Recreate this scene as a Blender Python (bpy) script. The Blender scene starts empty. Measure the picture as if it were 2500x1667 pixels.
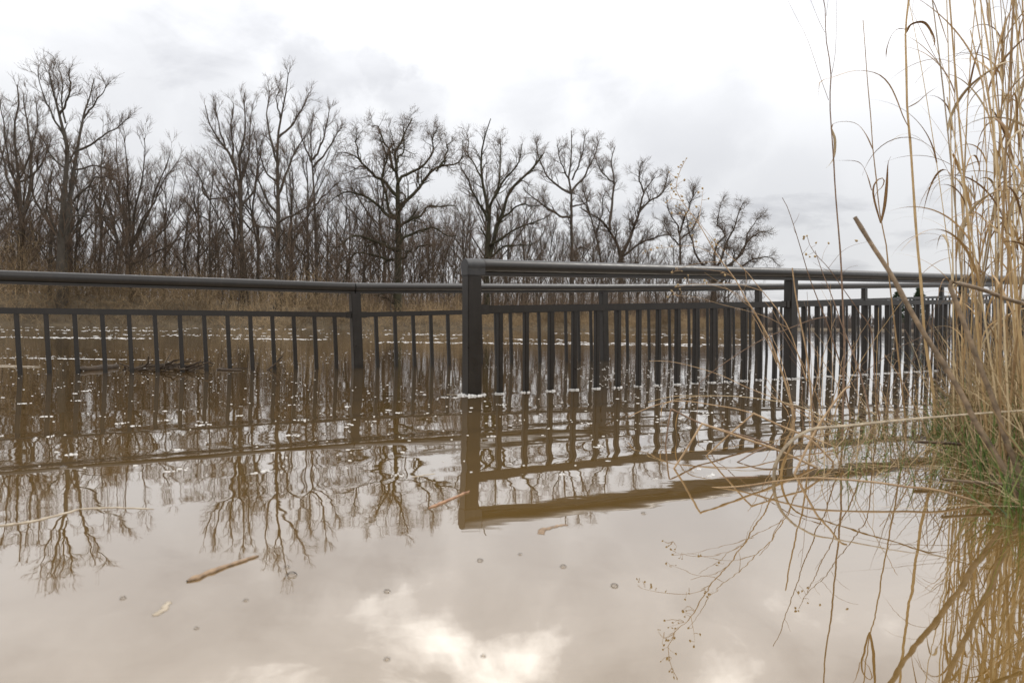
import bpy, math, random
import numpy as np
from mathutils import Matrix, Vector

# ------------------------------------------------------------------ camera, world, sun, exposure
FPX = 1666.7; HC = 0.35; PITCH = 1.35; ROLL = 0.72
sc = bpy.context.scene
cd = bpy.data.cameras.new('camera'); cam = bpy.data.objects.new('camera', cd)
sc.collection.objects.link(cam); sc.camera = cam
cd.lens = 24.0; cd.sensor_width = 36.0; cd.clip_start = 0.02; cd.clip_end = 9000
MR = Matrix.Rotation(math.radians(90 - PITCH), 4, 'X') @ Matrix.Rotation(math.radians(ROLL), 4, 'Z')
cam.matrix_world = Matrix.Translation((0, 0, HC)) @ MR
cd.dof.use_dof = True; cd.dof.focus_distance = 4.0; cd.dof.aperture_fstop = 6.3

SUN_EL, SUN_AZ = math.radians(48), math.radians(62)      # azimuth clockwise from +Y (the view direction)
sun_dir = Vector((math.sin(SUN_AZ)*math.cos(SUN_EL), math.cos(SUN_AZ)*math.cos(SUN_EL), math.sin(SUN_EL)))

world = bpy.data.worlds.new('World'); sc.world = world; world.use_nodes = True
wn = world.node_tree; wn.nodes.clear()
def N(t, kind, **kw):
    n = t.nodes.new(kind)
    for k, v in kw.items():
        if k.startswith('i_'):
            key = k[2:]
            n.inputs[int(key) if key.isdigit() else key.replace('_', ' ')].default_value = v
        else: setattr(n, k, v)
    return n
def L(t, a, b): t.links.new(a, b)
def math_n(t, op, a, b=None, clamp=False):
    n = t.nodes.new('ShaderNodeMath'); n.operation = op; n.use_clamp = clamp
    for i, v in enumerate((a, b)):
        if v is None: continue
        if isinstance(v, (int, float)): n.inputs[i].default_value = v
        else: t.links.new(v, n.inputs[i])
    return n.outputs[0]

RM = np.array(MR.to_3x3())
def ray(u, v):
    d = RM @ np.array([(u-1250)/FPX, -(v-833.5)/FPX, -1.0]); return d
def at(u, v, Y):                      # the point on a pixel's ray at distance Y ahead of the camera
    d = ray(u, v); return np.array([0, 0, HC]) + d*(Y/d[1])
def onw(u, v):                        # the point where a pixel's ray meets the water
    d = ray(u, v); t = -HC/d[2]; return np.array([0, 0, HC]) + d*t

# overcast: a cloud layer over a Nishita sky
outw = N(wn, 'ShaderNodeOutputWorld'); bg = N(wn, 'ShaderNodeBackground')
sky = N(wn, 'ShaderNodeTexSky', sky_type='NISHITA', sun_disc=False, sun_elevation=SUN_EL, sun_rotation=SUN_AZ)
sky.air_density = 1.0; sky.dust_density = 2.0
tc = N(wn, 'ShaderNodeTexCoord')
sep = N(wn, 'ShaderNodeSeparateXYZ'); L(wn, tc.outputs['Generated'], sep.inputs[0])
den = math_n(wn, 'ADD', math_n(wn, 'MAXIMUM', sep.outputs[2], 0.0), 0.22)
cmb = N(wn, 'ShaderNodeCombineXYZ')
L(wn, math_n(wn, 'DIVIDE', sep.outputs[0], den), cmb.inputs[0])
L(wn, math_n(wn, 'DIVIDE', sep.outputs[1], den), cmb.inputs[1])
n1 = N(wn, 'ShaderNodeTexNoise', i_Scale=1.15, i_Detail=7.0, i_Roughness=0.55, i_Distortion=0.35)
n2 = N(wn, 'ShaderNodeTexNoise', i_Scale=3.1, i_Detail=6.0, i_Roughness=0.55, i_Distortion=0.5)
mp1 = N(wn, 'ShaderNodeMapping'); mp1.inputs['Location'].default_value = (5.3, 0.4, 0.0)
L(wn, cmb.outputs[0], mp1.inputs[0]); L(wn, mp1.outputs[0], n1.inputs['Vector'])
mp2 = N(wn, 'ShaderNodeMapping'); mp2.inputs['Location'].default_value = (7.3, -2.2, 0.0)
L(wn, cmb.outputs[0], mp2.inputs[0]); L(wn, mp2.outputs[0], n2.inputs['Vector'])
# a few heavier grey clouds, each a direction in the sky with a ragged edge
n3 = N(wn, 'ShaderNodeTexNoise', i_Scale=7.0, i_Detail=6.0, i_Roughness=0.6)
L(wn, tc.outputs['Generated'], n3.inputs['Vector'])
nv = N(wn, 'ShaderNodeVectorMath', operation='SUBTRACT'); L(wn, n3.outputs['Color'], nv.inputs[0]); nv.inputs[1].default_value = (.5, .5, .5)
ns = N(wn, 'ShaderNodeVectorMath', operation='SCALE'); L(wn, nv.outputs[0], ns.inputs[0]); ns.inputs['Scale'].default_value = 0.17
wv = N(wn, 'ShaderNodeVectorMath', operation='ADD'); L(wn, tc.outputs['Generated'], wv.inputs[0]); L(wn, ns.outputs[0], wv.inputs[1])
dark = None
for (u, v, rad, amt) in ((815, 175, .085, .85), (900, 160, .075, 1.0), (985, 230, .07, .5), (1560, 70, .14, .55),
                         (1930, 470, .10, .22), (1250, 170, .10, .4), (1700, 300, .13, .4), (2060, 560, .07, .1), (560, 260, .09, .3), (300, 120, .12, .3)):
    d = Vector(ray(u, v)).normalized()
    ds = N(wn, 'ShaderNodeVectorMath', operation='DISTANCE'); L(wn, wv.outputs[0], ds.inputs[0]); ds.inputs[1].default_value = d
    mr = N(wn, 'ShaderNodeMapRange', interpolation_type='SMOOTHSTEP'); L(wn, ds.outputs['Value'], mr.inputs['Value'])
    mr.inputs['From Min'].default_value = rad; mr.inputs['From Max'].default_value = rad*0.35
    mr.inputs['To Min'].default_value = 0; mr.inputs['To Max'].default_value = amt
    dark = mr.outputs[0] if dark is None else math_n(wn, 'MAXIMUM', dark, mr.outputs[0])
lum = math_n(wn, 'ADD', math_n(wn, 'MULTIPLY', n1.outputs['Fac'], 0.62), math_n(wn, 'MULTIPLY', n2.outputs['Fac'], 0.38))
lum = math_n(wn, 'ADD', math_n(wn, 'MULTIPLY', math_n(wn, 'SUBTRACT', lum, .5), 1.65), .505)
# towards the horizon the layers overlap: the bright gaps between them close
el_ = N(wn, 'ShaderNodeMapRange', interpolation_type='SMOOTHSTEP'); L(wn, sep.outputs[2], el_.inputs['Value'])
el_.inputs['From Min'].default_value = .22; el_.inputs['From Max'].default_value = .46
lo_ = math_n(wn, 'MINIMUM', lum, .445)
lum = math_n(wn, 'ADD', lo_, math_n(wn, 'MULTIPLY', math_n(wn, 'SUBTRACT', lum, lo_), el_.outputs[0]))
lum = math_n(wn, 'SUBTRACT', lum, math_n(wn, 'MULTIPLY', dark, 0.20))
cr = N(wn, 'ShaderNodeValToRGB'); L(wn, lum, cr.inputs[0])
e = cr.color_ramp.elements
e[0].position = 0.20; e[0].color = (0.46, 0.465, 0.49, 1)
e[1].position = 0.74; e[1].color = (2.1, 2.07, 2.03, 1)
for p, c in ((0.36, (0.60, 0.605, 0.625, 1)), (0.46, (0.715, 0.72, 0.735, 1)), (0.53, (0.80, 0.80, 0.81, 1)), (0.59, (1.18, 1.17, 1.16, 1)), (0.66, (1.7, 1.68, 1.65, 1))):
    q = e.new(p); q.color = c
skm = N(wn, 'ShaderNodeMix', data_type='RGBA'); skm.inputs[0].default_value = 0.93
sks = N(wn, 'ShaderNodeVectorMath', operation='SCALE'); L(wn, sky.outputs[0], sks.inputs[0]); sks.inputs['Scale'].default_value = 0.08
L(wn, sks.outputs[0], skm.inputs[6]); L(wn, cr.outputs[0], skm.inputs[7])
# an overcast sky is brighter overhead than at the horizon: the overcast law, softened
ovm = N(wn, 'ShaderNodeMapRange', interpolation_type='SMOOTHSTEP'); L(wn, sep.outputs[2], ovm.inputs['Value'])
ovm.inputs['From Min'].default_value = .02; ovm.inputs['From Max'].default_value = .66; ovm.inputs['To Min'].default_value = 1.12; ovm.inputs['To Max'].default_value = 1.95
ovc = ovm.outputs[0]
ovs = N(wn, 'ShaderNodeVectorMath', operation='SCALE'); L(wn, skm.outputs[2], ovs.inputs[0]); L(wn, ovc, ovs.inputs['Scale'])
L(wn, ovs.outputs[0], bg.inputs[0]); bg.inputs[1].default_value = 1.0
L(wn, bg.outputs[0], outw.inputs[0])

sl = bpy.data.lights.new('sun', 'SUN'); sl.energy = 1.2; sl.angle = math.radians(18); sl.color = (1.0, 0.95, 0.88)
so = bpy.data.objects.new('sun', sl); sc.collection.objects.link(so)
so.rotation_euler = sun_dir.to_track_quat('Z', 'Y').to_euler(); so.location = (5, 5, 30)

sc.view_settings.view_transform = 'Standard'; sc.view_settings.look = 'None'
sc.view_settings.exposure = 0.0; sc.view_settings.gamma = 1.0; sc.view_settings.use_curve_mapping = False
sc.render.engine = 'CYCLES'; sc.cycles.use_denoising = True
sc.cycles.max_bounces = 6; sc.cycles.diffuse_bounces = 3; sc.cycles.glossy_bounces = 3; sc.cycles.transparent_max_bounces = 6

# ------------------------------------------------------------------ helpers
rng = np.random.default_rng(7); random.seed(7)
COL = sc.collection
def mat(name, color, rough=.6, spec=.5, color2=None, nscale=6.0, tint=None, bump=0.0, bscale=30.0, detail=5.0, **kw):
    m = bpy.data.materials.new(name); m.use_nodes = True; t = m.node_tree
    b = t.nodes['Principled BSDF']; b.inputs['Roughness'].default_value = rough
    b.inputs['Specular IOR Level'].default_value = spec
    col = None
    if color2 is not None:
        co = N(t, 'ShaderNodeTexCoord'); nz = N(t, 'ShaderNodeTexNoise', i_Scale=nscale, i_Detail=detail, i_Roughness=.6)
        L(t, co.outputs['Object'], nz.inputs['Vector'])
        r = N(t, 'ShaderNodeValToRGB'); L(t, nz.outputs['Fac'], r.inputs[0])
        r.color_ramp.elements[0].position = .32; r.color_ramp.elements[1].position = .68
        r.color_ramp.elements[0].color = (*color, 1); r.color_ramp.elements[1].color = (*color2, 1)
        col = r.outputs[0]
    if tint is not None:                     # per-piece shade of the thing itself, from an attribute 0..1
        a = N(t, 'ShaderNodeAttribute', attribute_name='tint')
        r2 = N(t, 'ShaderNodeValToRGB'); L(t, a.outputs['Fac'], r2.inputs[0])
        el = r2.color_ramp.elements
        el[0].color = (*tint[0], 1); el[1].color = (*tint[-1], 1)
        for i in range(1, len(tint)-1):
            q = el.new(i/(len(tint)-1)); q.color = (*tint[i], 1)
        if col is None: col = r2.outputs[0]
        else:
            mx = N(t, 'ShaderNodeMix', data_type='RGBA', blend_type='MULTIPLY'); mx.inputs[0].default_value = 1
            L(t, col, mx.inputs[6]); L(t, r2.outputs[0], mx.inputs[7]); col = mx.outputs[2]
    if col is None: b.inputs['Base Color'].default_value = (*color, 1)
    else: L(t, col, b.inputs['Base Color'])
    if bump:
        co = N(t, 'ShaderNodeTexCoord'); nb = N(t, 'ShaderNodeTexNoise', i_Scale=bscale, i_Detail=4.0)
        L(t, co.outputs['Object'], nb.inputs['Vector'])
        bp = N(t, 'ShaderNodeBump', i_Strength=.6, i_Distance=bump); L(t, nb.outputs['Fac'], bp.inputs['Height'])
        L(t, bp.outputs[0], b.inputs['Normal'])
    for k, v in kw.items(): b.inputs[k.replace('_', ' ')].default_value = v
    return m

def mesh_np(name, V, F, tint=None, smooth=True):
    """V (n,3), F (m,4) or (m,3) arrays -> mesh"""
    me = bpy.data.meshes.new(name); V = np.asarray(V, np.float32); F = np.asarray(F, np.int32)
    k = F.shape[1]
    me.vertices.add(len(V)); me.vertices.foreach_set('co', V.ravel())
    me.loops.add(F.size); me.loops.foreach_set('vertex_index', F.ravel())
    me.polygons.add(len(F)); me.polygons.foreach_set('loop_start', np.arange(0, F.size, k, dtype=np.int32))
    me.polygons.foreach_set('loop_total', np.full(len(F), k, np.int32))
    me.polygons.foreach_set('use_smooth', np.full(len(F), smooth, bool))
    if tint is not None:
        a = me.attributes.new('tint', 'FLOAT', 'POINT'); a.data.foreach_set('value', np.asarray(tint, np.float32))
    me.update(calc_edges=True); me.validate(); return me
def obj(name, me, m=None, parent=None, loc=None):
    o = bpy.data.objects.new(name, me); COL.objects.link(o)
    if m is not None and me is not None:
        me.materials.clear(); me.materials.append(m)
    if parent is not None: o.parent = parent
    if loc is not None: o.location = loc
    return o
def tag(o, label, cat, group=None, kind=None):
    o['label'] = label
    if cat: o['category'] = cat
    if group: o['group'] = group
    if kind: o['kind'] = kind
    return o
def struct(o, label, cat=None, kind='structure'):
    o['kind'] = kind; o['label'] = label
    if cat: o['category'] = cat
    return o
def empty(name, loc):
    o = bpy.data.objects.new(name, None); COL.objects.link(o); o.location = loc; o.empty_display_size = .05; return o
def nrm(a): return a/np.maximum(np.linalg.norm(a, axis=-1, keepdims=True), 1e-9)

class Tubes:
    """collects swept tubes (quads only); many polylines of the same point count at once"""
    def __init__(s): s.V = []; s.F = []; s.T = []; s.n = 0
    def add(s, P, R, sides=3, tint=None, flat=None, side_dir=None):
        P = np.asarray(P, float); R = np.asarray(R, float)
        if P.ndim == 2: P = P[None]; R = R[None]
        n, k, _ = P.shape
        if R.ndim == 1: R = np.repeat(R[:, None], k, 1)
        T = np.empty_like(P); T[:, 1:-1] = P[:, 2:]-P[:, :-2]; T[:, 0] = P[:, 1]-P[:, 0]; T[:, -1] = P[:, -1]-P[:, -2]
        T = nrm(T); ch = nrm(P[:, -1]-P[:, 0])
        if side_dir is None:
            ref = np.where(np.abs(ch[:, 2:3]) < .8, np.array([[0, 0, 1.]]), np.array([[1., .2, 0]]))
        else: ref = np.broadcast_to(np.asarray(side_dir, float), (n, 3))
        n1 = nrm(np.cross(T, ref[:, None, :])); n2 = np.cross(T, n1)
        a = np.arange(sides)*2*math.pi/sides
        ca = np.cos(a)[None, None, :, None]; sa = np.sin(a)[None, None, :, None]
        fl = 1.0 if flat is None else flat
        Vt = P[:, :, None, :] + R[:, :, None, None]*(ca*n1[:, :, None, :] + fl*sa*n2[:, :, None, :])
        base = s.n + np.arange(n)[:, None, None]*(k*sides)
        j = np.arange(k-1)[None, :, None]*sides; i = np.arange(sides)[None, None, :]; i2 = (i+1) % sides
        F = np.stack([base+j+i, base+j+i2, base+j+sides+i2, base+j+sides+i], -1).reshape(-1, 4)
        s.V.append(Vt.reshape(-1, 3)); s.F.append(F); s.n += n*k*sides
        tt = np.zeros(n) if tint is None else np.broadcast_to(np.asarray(tint, float), (n,))
        s.T.append(np.repeat(tt, k*sides))
    def mesh(s, name, offset=None):
        V = np.concatenate(s.V)
        if offset is not None: V = V-np.asarray(offset)
        return mesh_np(name, V, np.concatenate(s.F), np.concatenate(s.T))

def resample(P, k):
    P = np.asarray(P, float); d = np.r_[0, np.cumsum(np.linalg.norm(np.diff(P, axis=0), axis=1))]
    t = np.linspace(0, d[-1], k)
    return np.stack([np.interp(t, d, P[:, i]) for i in range(3)], 1)
def smooth_line(P, k):
    """Catmull-Rom through the points, k samples"""
    P = np.asarray(P, float)
    if len(P) < 3: return resample(P, k)
    Q = np.vstack([2*P[0]-P[1], P, 2*P[-1]-P[-2]]); out = []
    for i in range(1, len(Q)-2):
        t = np.linspace(0, 1, 9)[:-1, None]; p0, p1, p2, p3 = Q[i-1:i+3]
        out.append(.5*((2*p1)+(-p0+p2)*t+(2*p0-5*p1+4*p2-p3)*t*t+(-p0+3*p1-3*p2+p3)*t**3))
    out.append(P[-1:]); return resample(np.vstack(out), k)

def boxes_mesh(name, boxes, bevel=0.0):
    """boxes: list of (origin, ex, ey, ez, (x0,x1), (y0,y1), (z0,z1)) in a local frame"""
    import bmesh
    bm = bmesh.new()
    for (o, ex, ey, ez, X, Y, Z) in boxes:
        vs = [bm.verts.new(Vector(o + ex*x + ey*y + ez*z)) for x in X for y in Y for z in Z]
        for q in ((0, 1, 3, 2), (4, 6, 7, 5), (0, 4, 5, 1), (2, 3, 7, 6), (0, 2, 6, 4), (1, 5, 7, 3)):
            bm.faces.new([vs[i] for i in q])
    bmesh.ops.recalc_face_normals(bm, faces=bm.faces)
    if bevel: bmesh.ops.bevel(bm, geom=bm.edges[:], offset=bevel, segments=2, affect='EDGES', clamp_overlap=True)
    me = bpy.data.meshes.new(name); bm.to_mesh(me); bm.free(); return me

def fbm(x, y, seed=0, octs=4):
    r = np.random.default_rng(seed); out = np.zeros(np.broadcast(x, y).shape)
    amp = 1.0; fr = 1.0
    for _ in range(octs):
        for _ in range(3):
            a = r.uniform(0, 2*math.pi); p = r.uniform(0, 6.3)
            out += amp*np.sin(fr*(x*math.cos(a)+y*math.sin(a))+p)/3
        amp *= .55; fr *= 2.05
    return out
# ------------------------------------------------------------------ setting: river bed, water, banks
M_bed = mat('river_bed_mud', (.06, .045, .03), .9, color2=(.09, .07, .045), nscale=.3)
g = obj('ground', mesh_np('ground', [(-4000, -200, -1.3), (4000, -200, -1.3), (4000, 7000, -1.3), (-4000, 7000, -1.3)], [(0, 1, 2, 3)]), M_bed)
struct(g, 'muddy river bed under the brown flood water')

def waves(X, Y):
    n = np.array([-.50, .866]); d = n[0]*X + n[1]*Y; s = .866*X + .5*Y
    fade = np.exp(-((Y/5.5)**4))
    z = np.zeros_like(X)
    for d0, h, w, s0, s1, wob in ((1.93, .0030, .075, -2.6, 1.5, .03), (2.42, .0024, .08, -3.2, 2.4, .035), (1.45, .0022, .07, .35, 2.8, .03),
                                  (1.66, .0018, .07, .6, 2.8, .03), (3.0, .0013, .10, -3, 3.5, .05), (1.62, .0012, .08, -2.5, -.9, .03)):
        dd = d - d0 - wob*np.sin(s*1.5+d0*3) - .25*wob*np.sin(s*4.3+d0*7)
        env = 1/(1+np.exp(-(s-s0)*3.5))/(1+np.exp((s-s1)*3.5))
        # a long gentle rise towards the crest and a short steep back
        z += h*env*np.where(dd < 0, np.exp(-(dd/(4.2*w))**2), np.exp(-(dd/w)**2))*fade
    z += .00016*fbm(X*9, Y*9, 3, 3)*fade + .000045*fbm(X*30, Y*42, 4, 2)*fade
    return z
def axis(fine0, fine1, step, lo, hi, grow):
    a = list(np.arange(fine0, fine1, step)); s = step
    while a[-1] < hi: s *= grow; a.append(min(a[-1]+s, hi))
    s = step; b = []
    x = fine0
    while x > lo: s *= grow; x = max(x-s, lo); b.append(x)
    return np.array(b[::-1]+a)
xs = axis(-2.6, 3.0, .016, -4000, 4000, 1.11); ys = axis(.35, 4.2, .014, -100, 6500, 1.09)
XX, YY = np.meshgrid(xs, ys); ZZ = waves(XX, YY)
nx, ny = len(xs), len(ys); idx = np.arange(nx*ny).reshape(ny, nx)
F = np.stack([idx[:-1, :-1], idx[:-1, 1:], idx[1:, 1:], idx[1:, :-1]], -1).reshape(-1, 4)
M_water = bpy.data.materials.new('muddy_water'); M_water.use_nodes = True
t = M_water.node_tree; b = t.nodes['Principled BSDF']
co = N(t, 'ShaderNodeTexCoord')
nz = N(t, 'ShaderNodeTexNoise', i_Scale=.35, i_Detail=5.0); L(t, co.outputs['Object'], nz.inputs['Vector'])
r = N(t, 'ShaderNodeValToRGB'); L(t, nz.outputs['Fac'], r.inputs[0])
r.color_ramp.elements[0].position = .3; r.color_ramp.elements[1].position = .7
r.color_ramp.elements[0].color = (.132, .076, .019, 1); r.color_ramp.elements[1].color = (.155, .091, .026, 1)
L(t, r.outputs[0], b.inputs['Base Color'])
b.inputs['Roughness'].default_value = .012; b.inputs['IOR'].default_value = 2.2; b.inputs['Specular Tint'].default_value = (1, .89, .74, 1)
b.inputs['Coat Weight'].default_value = 1.0; b.inputs['Coat IOR'].default_value = 2.0; b.inputs['Coat Roughness'].default_value = .012   # added second reflective layer, brightens the mirrored sky beyond what real water reflects
mpw = N(t, 'ShaderNodeMapping'); mpw.inputs['Scale'].default_value = (.55, 1.0, 1.0); L(t, co.outputs['Object'], mpw.inputs[0])
b1 = N(t, 'ShaderNodeTexNoise', i_Scale=7.0, i_Detail=3.0, i_Roughness=.5); L(t, mpw.outputs[0], b1.inputs['Vector'])
b2 = N(t, 'ShaderNodeTexNoise', i_Scale=1.3, i_Detail=3.0, i_Roughness=.5); L(t, mpw.outputs[0], b2.inputs['Vector'])
# the open river beyond the railings runs rougher than the sheltered water before them
sp = N(t, 'ShaderNodeSeparateXYZ'); L(t, co.outputs['Object'], sp.inputs[0])
mr = N(t, 'ShaderNodeMapRange'); L(t, sp.outputs[1], mr.inputs['Value'])
mr.inputs['From Min'].default_value = 3.5; mr.inputs['From Max'].default_value = 14.0
mr.inputs['To Min'].default_value = .00028; mr.inputs['To Max'].default_value = .0022
h1 = math_n(t, 'MULTIPLY', b1.outputs['Fac'], mr.outputs[0]); h2 = math_n(t, 'MULTIPLY', b2.outputs['Fac'], .0016)
bp = N(t, 'ShaderNodeBump', i_Strength=1.0, i_Distance=1.0); L(t, math_n(t, 'ADD', h1, h2), bp.inputs['Height'])
L(t, bp.outputs[0], b.inputs['Normal']); L(t, bp.outputs[0], b.inputs['Coat Normal'])
w = obj('water', mesh_np('water', np.stack([XX, YY, ZZ], -1).reshape(-1, 3), F), M_water)
struct(w, 'calm brown flood water mirroring sky, trees and railings')

# far bank: a line the river runs along, nearest on the left
BX = np.array([-160, -90, -32, -12, 6, 22, 36, 44, 50, 60, 95, 160, 420, 900.])
BY = np.array([46, 40, 43, 52, 68, 86, 103, 120, 150, 200, 300, 380, 430, 450.])
def bank_y(x): return np.interp(x, BX, BY)
def mound(x): return np.interp(x, [-160, -60, -32, -14, 0, 20, 40, 60, 900], [2.5, 2.5, 2.2, 1.1, .55, .5, .45, .6, 1.2])
def bank_h(x, t):                       # height of the far bank, t metres behind its water line
    return np.where(t < 0, .25*t, mound(x)*(1-np.exp(-np.maximum(t, 0)/1.6)) + .012*np.maximum(t, 0)) + .12*fbm(x*.6, t*.6, 11, 3)*np.clip(t, 0, 1)
tt = np.array([-5, -2, -.6, -.2, .15, .5, .9, 1.4, 2, 2.8, 4, 6, 9, 14, 22, 40, 90, 220.])
bx = np.concatenate([np.linspace(-160, 60, 330), np.linspace(63, 900, 120)])
BXX, BTT = np.meshgrid(bx, tt); BYY = bank_y(BXX)+BTT+.35*fbm(BXX*.35, BXX*0, 12, 3)*(np.abs(BTT) < 50)
BZZ = bank_h(BXX, BTT)
i2 = np.arange(BXX.size).reshape(BXX.shape)
F2 = np.stack([i2[:-1, :-1], i2[:-1, 1:], i2[1:, 1:], i2[1:, :-1]], -1).reshape(-1, 4)
M_bank = mat('leaf_litter_bank', (.08, .06, .038), .95, color2=(.16, .12, .072), nscale=1.4, bump=.08, bscale=3.0)
struct(obj('far_bank', mesh_np('far_bank', np.stack([BXX, BYY, BZZ], -1).reshape(-1, 3), F2), M_bank), 'brown wooded river bank beyond the water')

# near bank on the right: a low grassy tongue of soil
SHX = np.array([-.2, .6, 1.25, 2.3, 3.2, 4.5, 7.0, 12.]); SHY_X = np.array([.99, .97, 1.01, 1.49, 2.29, 3.7, 6.6, 12.])
def shore_x(y): return np.interp(y, SHX, SHY_X)
def near_h(x, y):
    d = x-shore_x(y); return np.where(d < 0, .35*d, .16*(1-np.exp(-d/.35))+.03*d) + .012*fbm(x*6, y*6, 21, 3)
nxs = np.concatenate([np.linspace(.6, 4, 90), np.linspace(4.2, 14, 40)]); nys = np.concatenate([np.linspace(-.6, 4, 110), np.linspace(4.15, 12, 40)])
NX, NY = np.meshgrid(nxs, nys); NZ = np.maximum(near_h(NX, NY), -1.2)
i3 = np.arange(NX.size).reshape(NX.shape); F3 = np.stack([i3[:-1, :-1], i3[:-1, 1:], i3[1:, 1:], i3[1:, :-1]], -1).reshape(-1, 4)
M_soil = mat('bank_soil', (.045, .033, .02), .95, color2=(.11, .085, .05), nscale=14, bump=.01, bscale=60)
struct(obj('near_bank', mesh_np('near_bank', np.stack([NX, NY, NZ], -1).reshape(-1, 3), F3), M_soil), 'low muddy bank under the dry reeds at the right')

# ------------------------------------------------------------------ railings
def coat(name, c1, c2, rough):
    m = mat(name, c1, rough, .42, color2=c2, nscale=9); t = m.node_tree; b = t.nodes['Principled BSDF']
    ge = N(t, 'ShaderNodeNewGeometry'); sp = N(t, 'ShaderNodeSeparateXYZ'); L(t, ge.outputs['Position'], sp.inputs[0])
    nz = N(t, 'ShaderNodeTexNoise', i_Scale=22.0, i_Detail=5.0, i_Roughness=.65); L(t, ge.outputs['Position'], nz.inputs['Vector'])
    # tide mark: mud and wet just over the water line, with a ragged edge
    hgt = math_n(t, 'SUBTRACT', sp.outputs[2], math_n(t, 'MULTIPLY', nz.outputs['Fac'], .05))
    tm = N(t, 'ShaderNodeMapRange'); L(t, hgt, tm.inputs['Value']); tm.inputs['From Min'].default_value = .012; tm.inputs['From Max'].default_value = -.012
    # dried splashes and scuffs
    n2 = N(t, 'ShaderNodeTexNoise', i_Scale=160.0, i_Detail=2.0); L(t, ge.outputs['Position'], n2.inputs['Vector'])
    sc2 = N(t, 'ShaderNodeMapRange'); L(t, n2.outputs['Fac'], sc2.inputs['Value']); sc2.inputs['From Min'].default_value = .70; sc2.inputs['From Max'].default_value = .76
    mpz = N(t, 'ShaderNodeMapping'); mpz.inputs['Scale'].default_value = (1, 1, .12); L(t, ge.outputs['Position'], mpz.inputs[0])
    n3 = N(t, 'ShaderNodeTexNoise', i_Scale=38.0, i_Detail=4.0); L(t, mpz.outputs[0], n3.inputs['Vector'])
    st = N(t, 'ShaderNodeMapRange'); L(t, n3.outputs['Fac'], st.inputs['Value']); st.inputs['From Min'].default_value = .5; st.inputs['From Max'].default_value = .75; st.inputs['To Max'].default_value = .35
    col = b.inputs['Base Color'].links[0].from_socket
    m1 = N(t, 'ShaderNodeMix', data_type='RGBA'); L(t, st.outputs[0], m1.inputs[0]); L(t, col, m1.inputs[6]); m1.inputs[7].default_value = (c2[0]*1.7, c2[1]*1.65, c2[2]*1.55, 1)
    m2 = N(t, 'ShaderNodeMix', data_type='RGBA'); L(t, math_n(t, 'MULTIPLY', sc2.outputs[0], .3), m2.inputs[0]); L(t, m1.outputs[2], m2.inputs[6]); m2.inputs[7].default_value = (.16, .145, .125, 1)
    m3 = N(t, 'ShaderNodeMix', data_type='RGBA'); L(t, tm.outputs[0], m3.inputs[0]); L(t, m2.outputs[2], m3.inputs[6]); m3.inputs[7].default_value = (.014, .011, .008, 1)
    L(t, m3.outputs[2], b.inputs['Base Color'])
    ro = N(t, 'ShaderNodeMapRange'); L(t, nz.outputs['Fac'], ro.inputs['Value']); ro.inputs['From Min'].default_value = .3; ro.inputs['From Max'].default_value = .7
    ro.inputs['To Min'].default_value = rough-.06; ro.inputs['To Max'].default_value = rough+.1; L(t, ro.outputs[0], b.inputs['Roughness'])
    return m
M_metal = coat('brown_grey_powder_coat', (.0155, .0126, .0099), (.0205, .0170, .0137), .33)
M_cap = mat('scuffed_powder_coat', (.032, .0315, .0315), .5, .4, color2=(.05, .049, .049), nscale=25)
K = HC/.37
D_T = .0755*K; PW, PD = .081*K, .066*K; BW = .028*K
Zv = np.array([0, 0, 1.])
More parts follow.
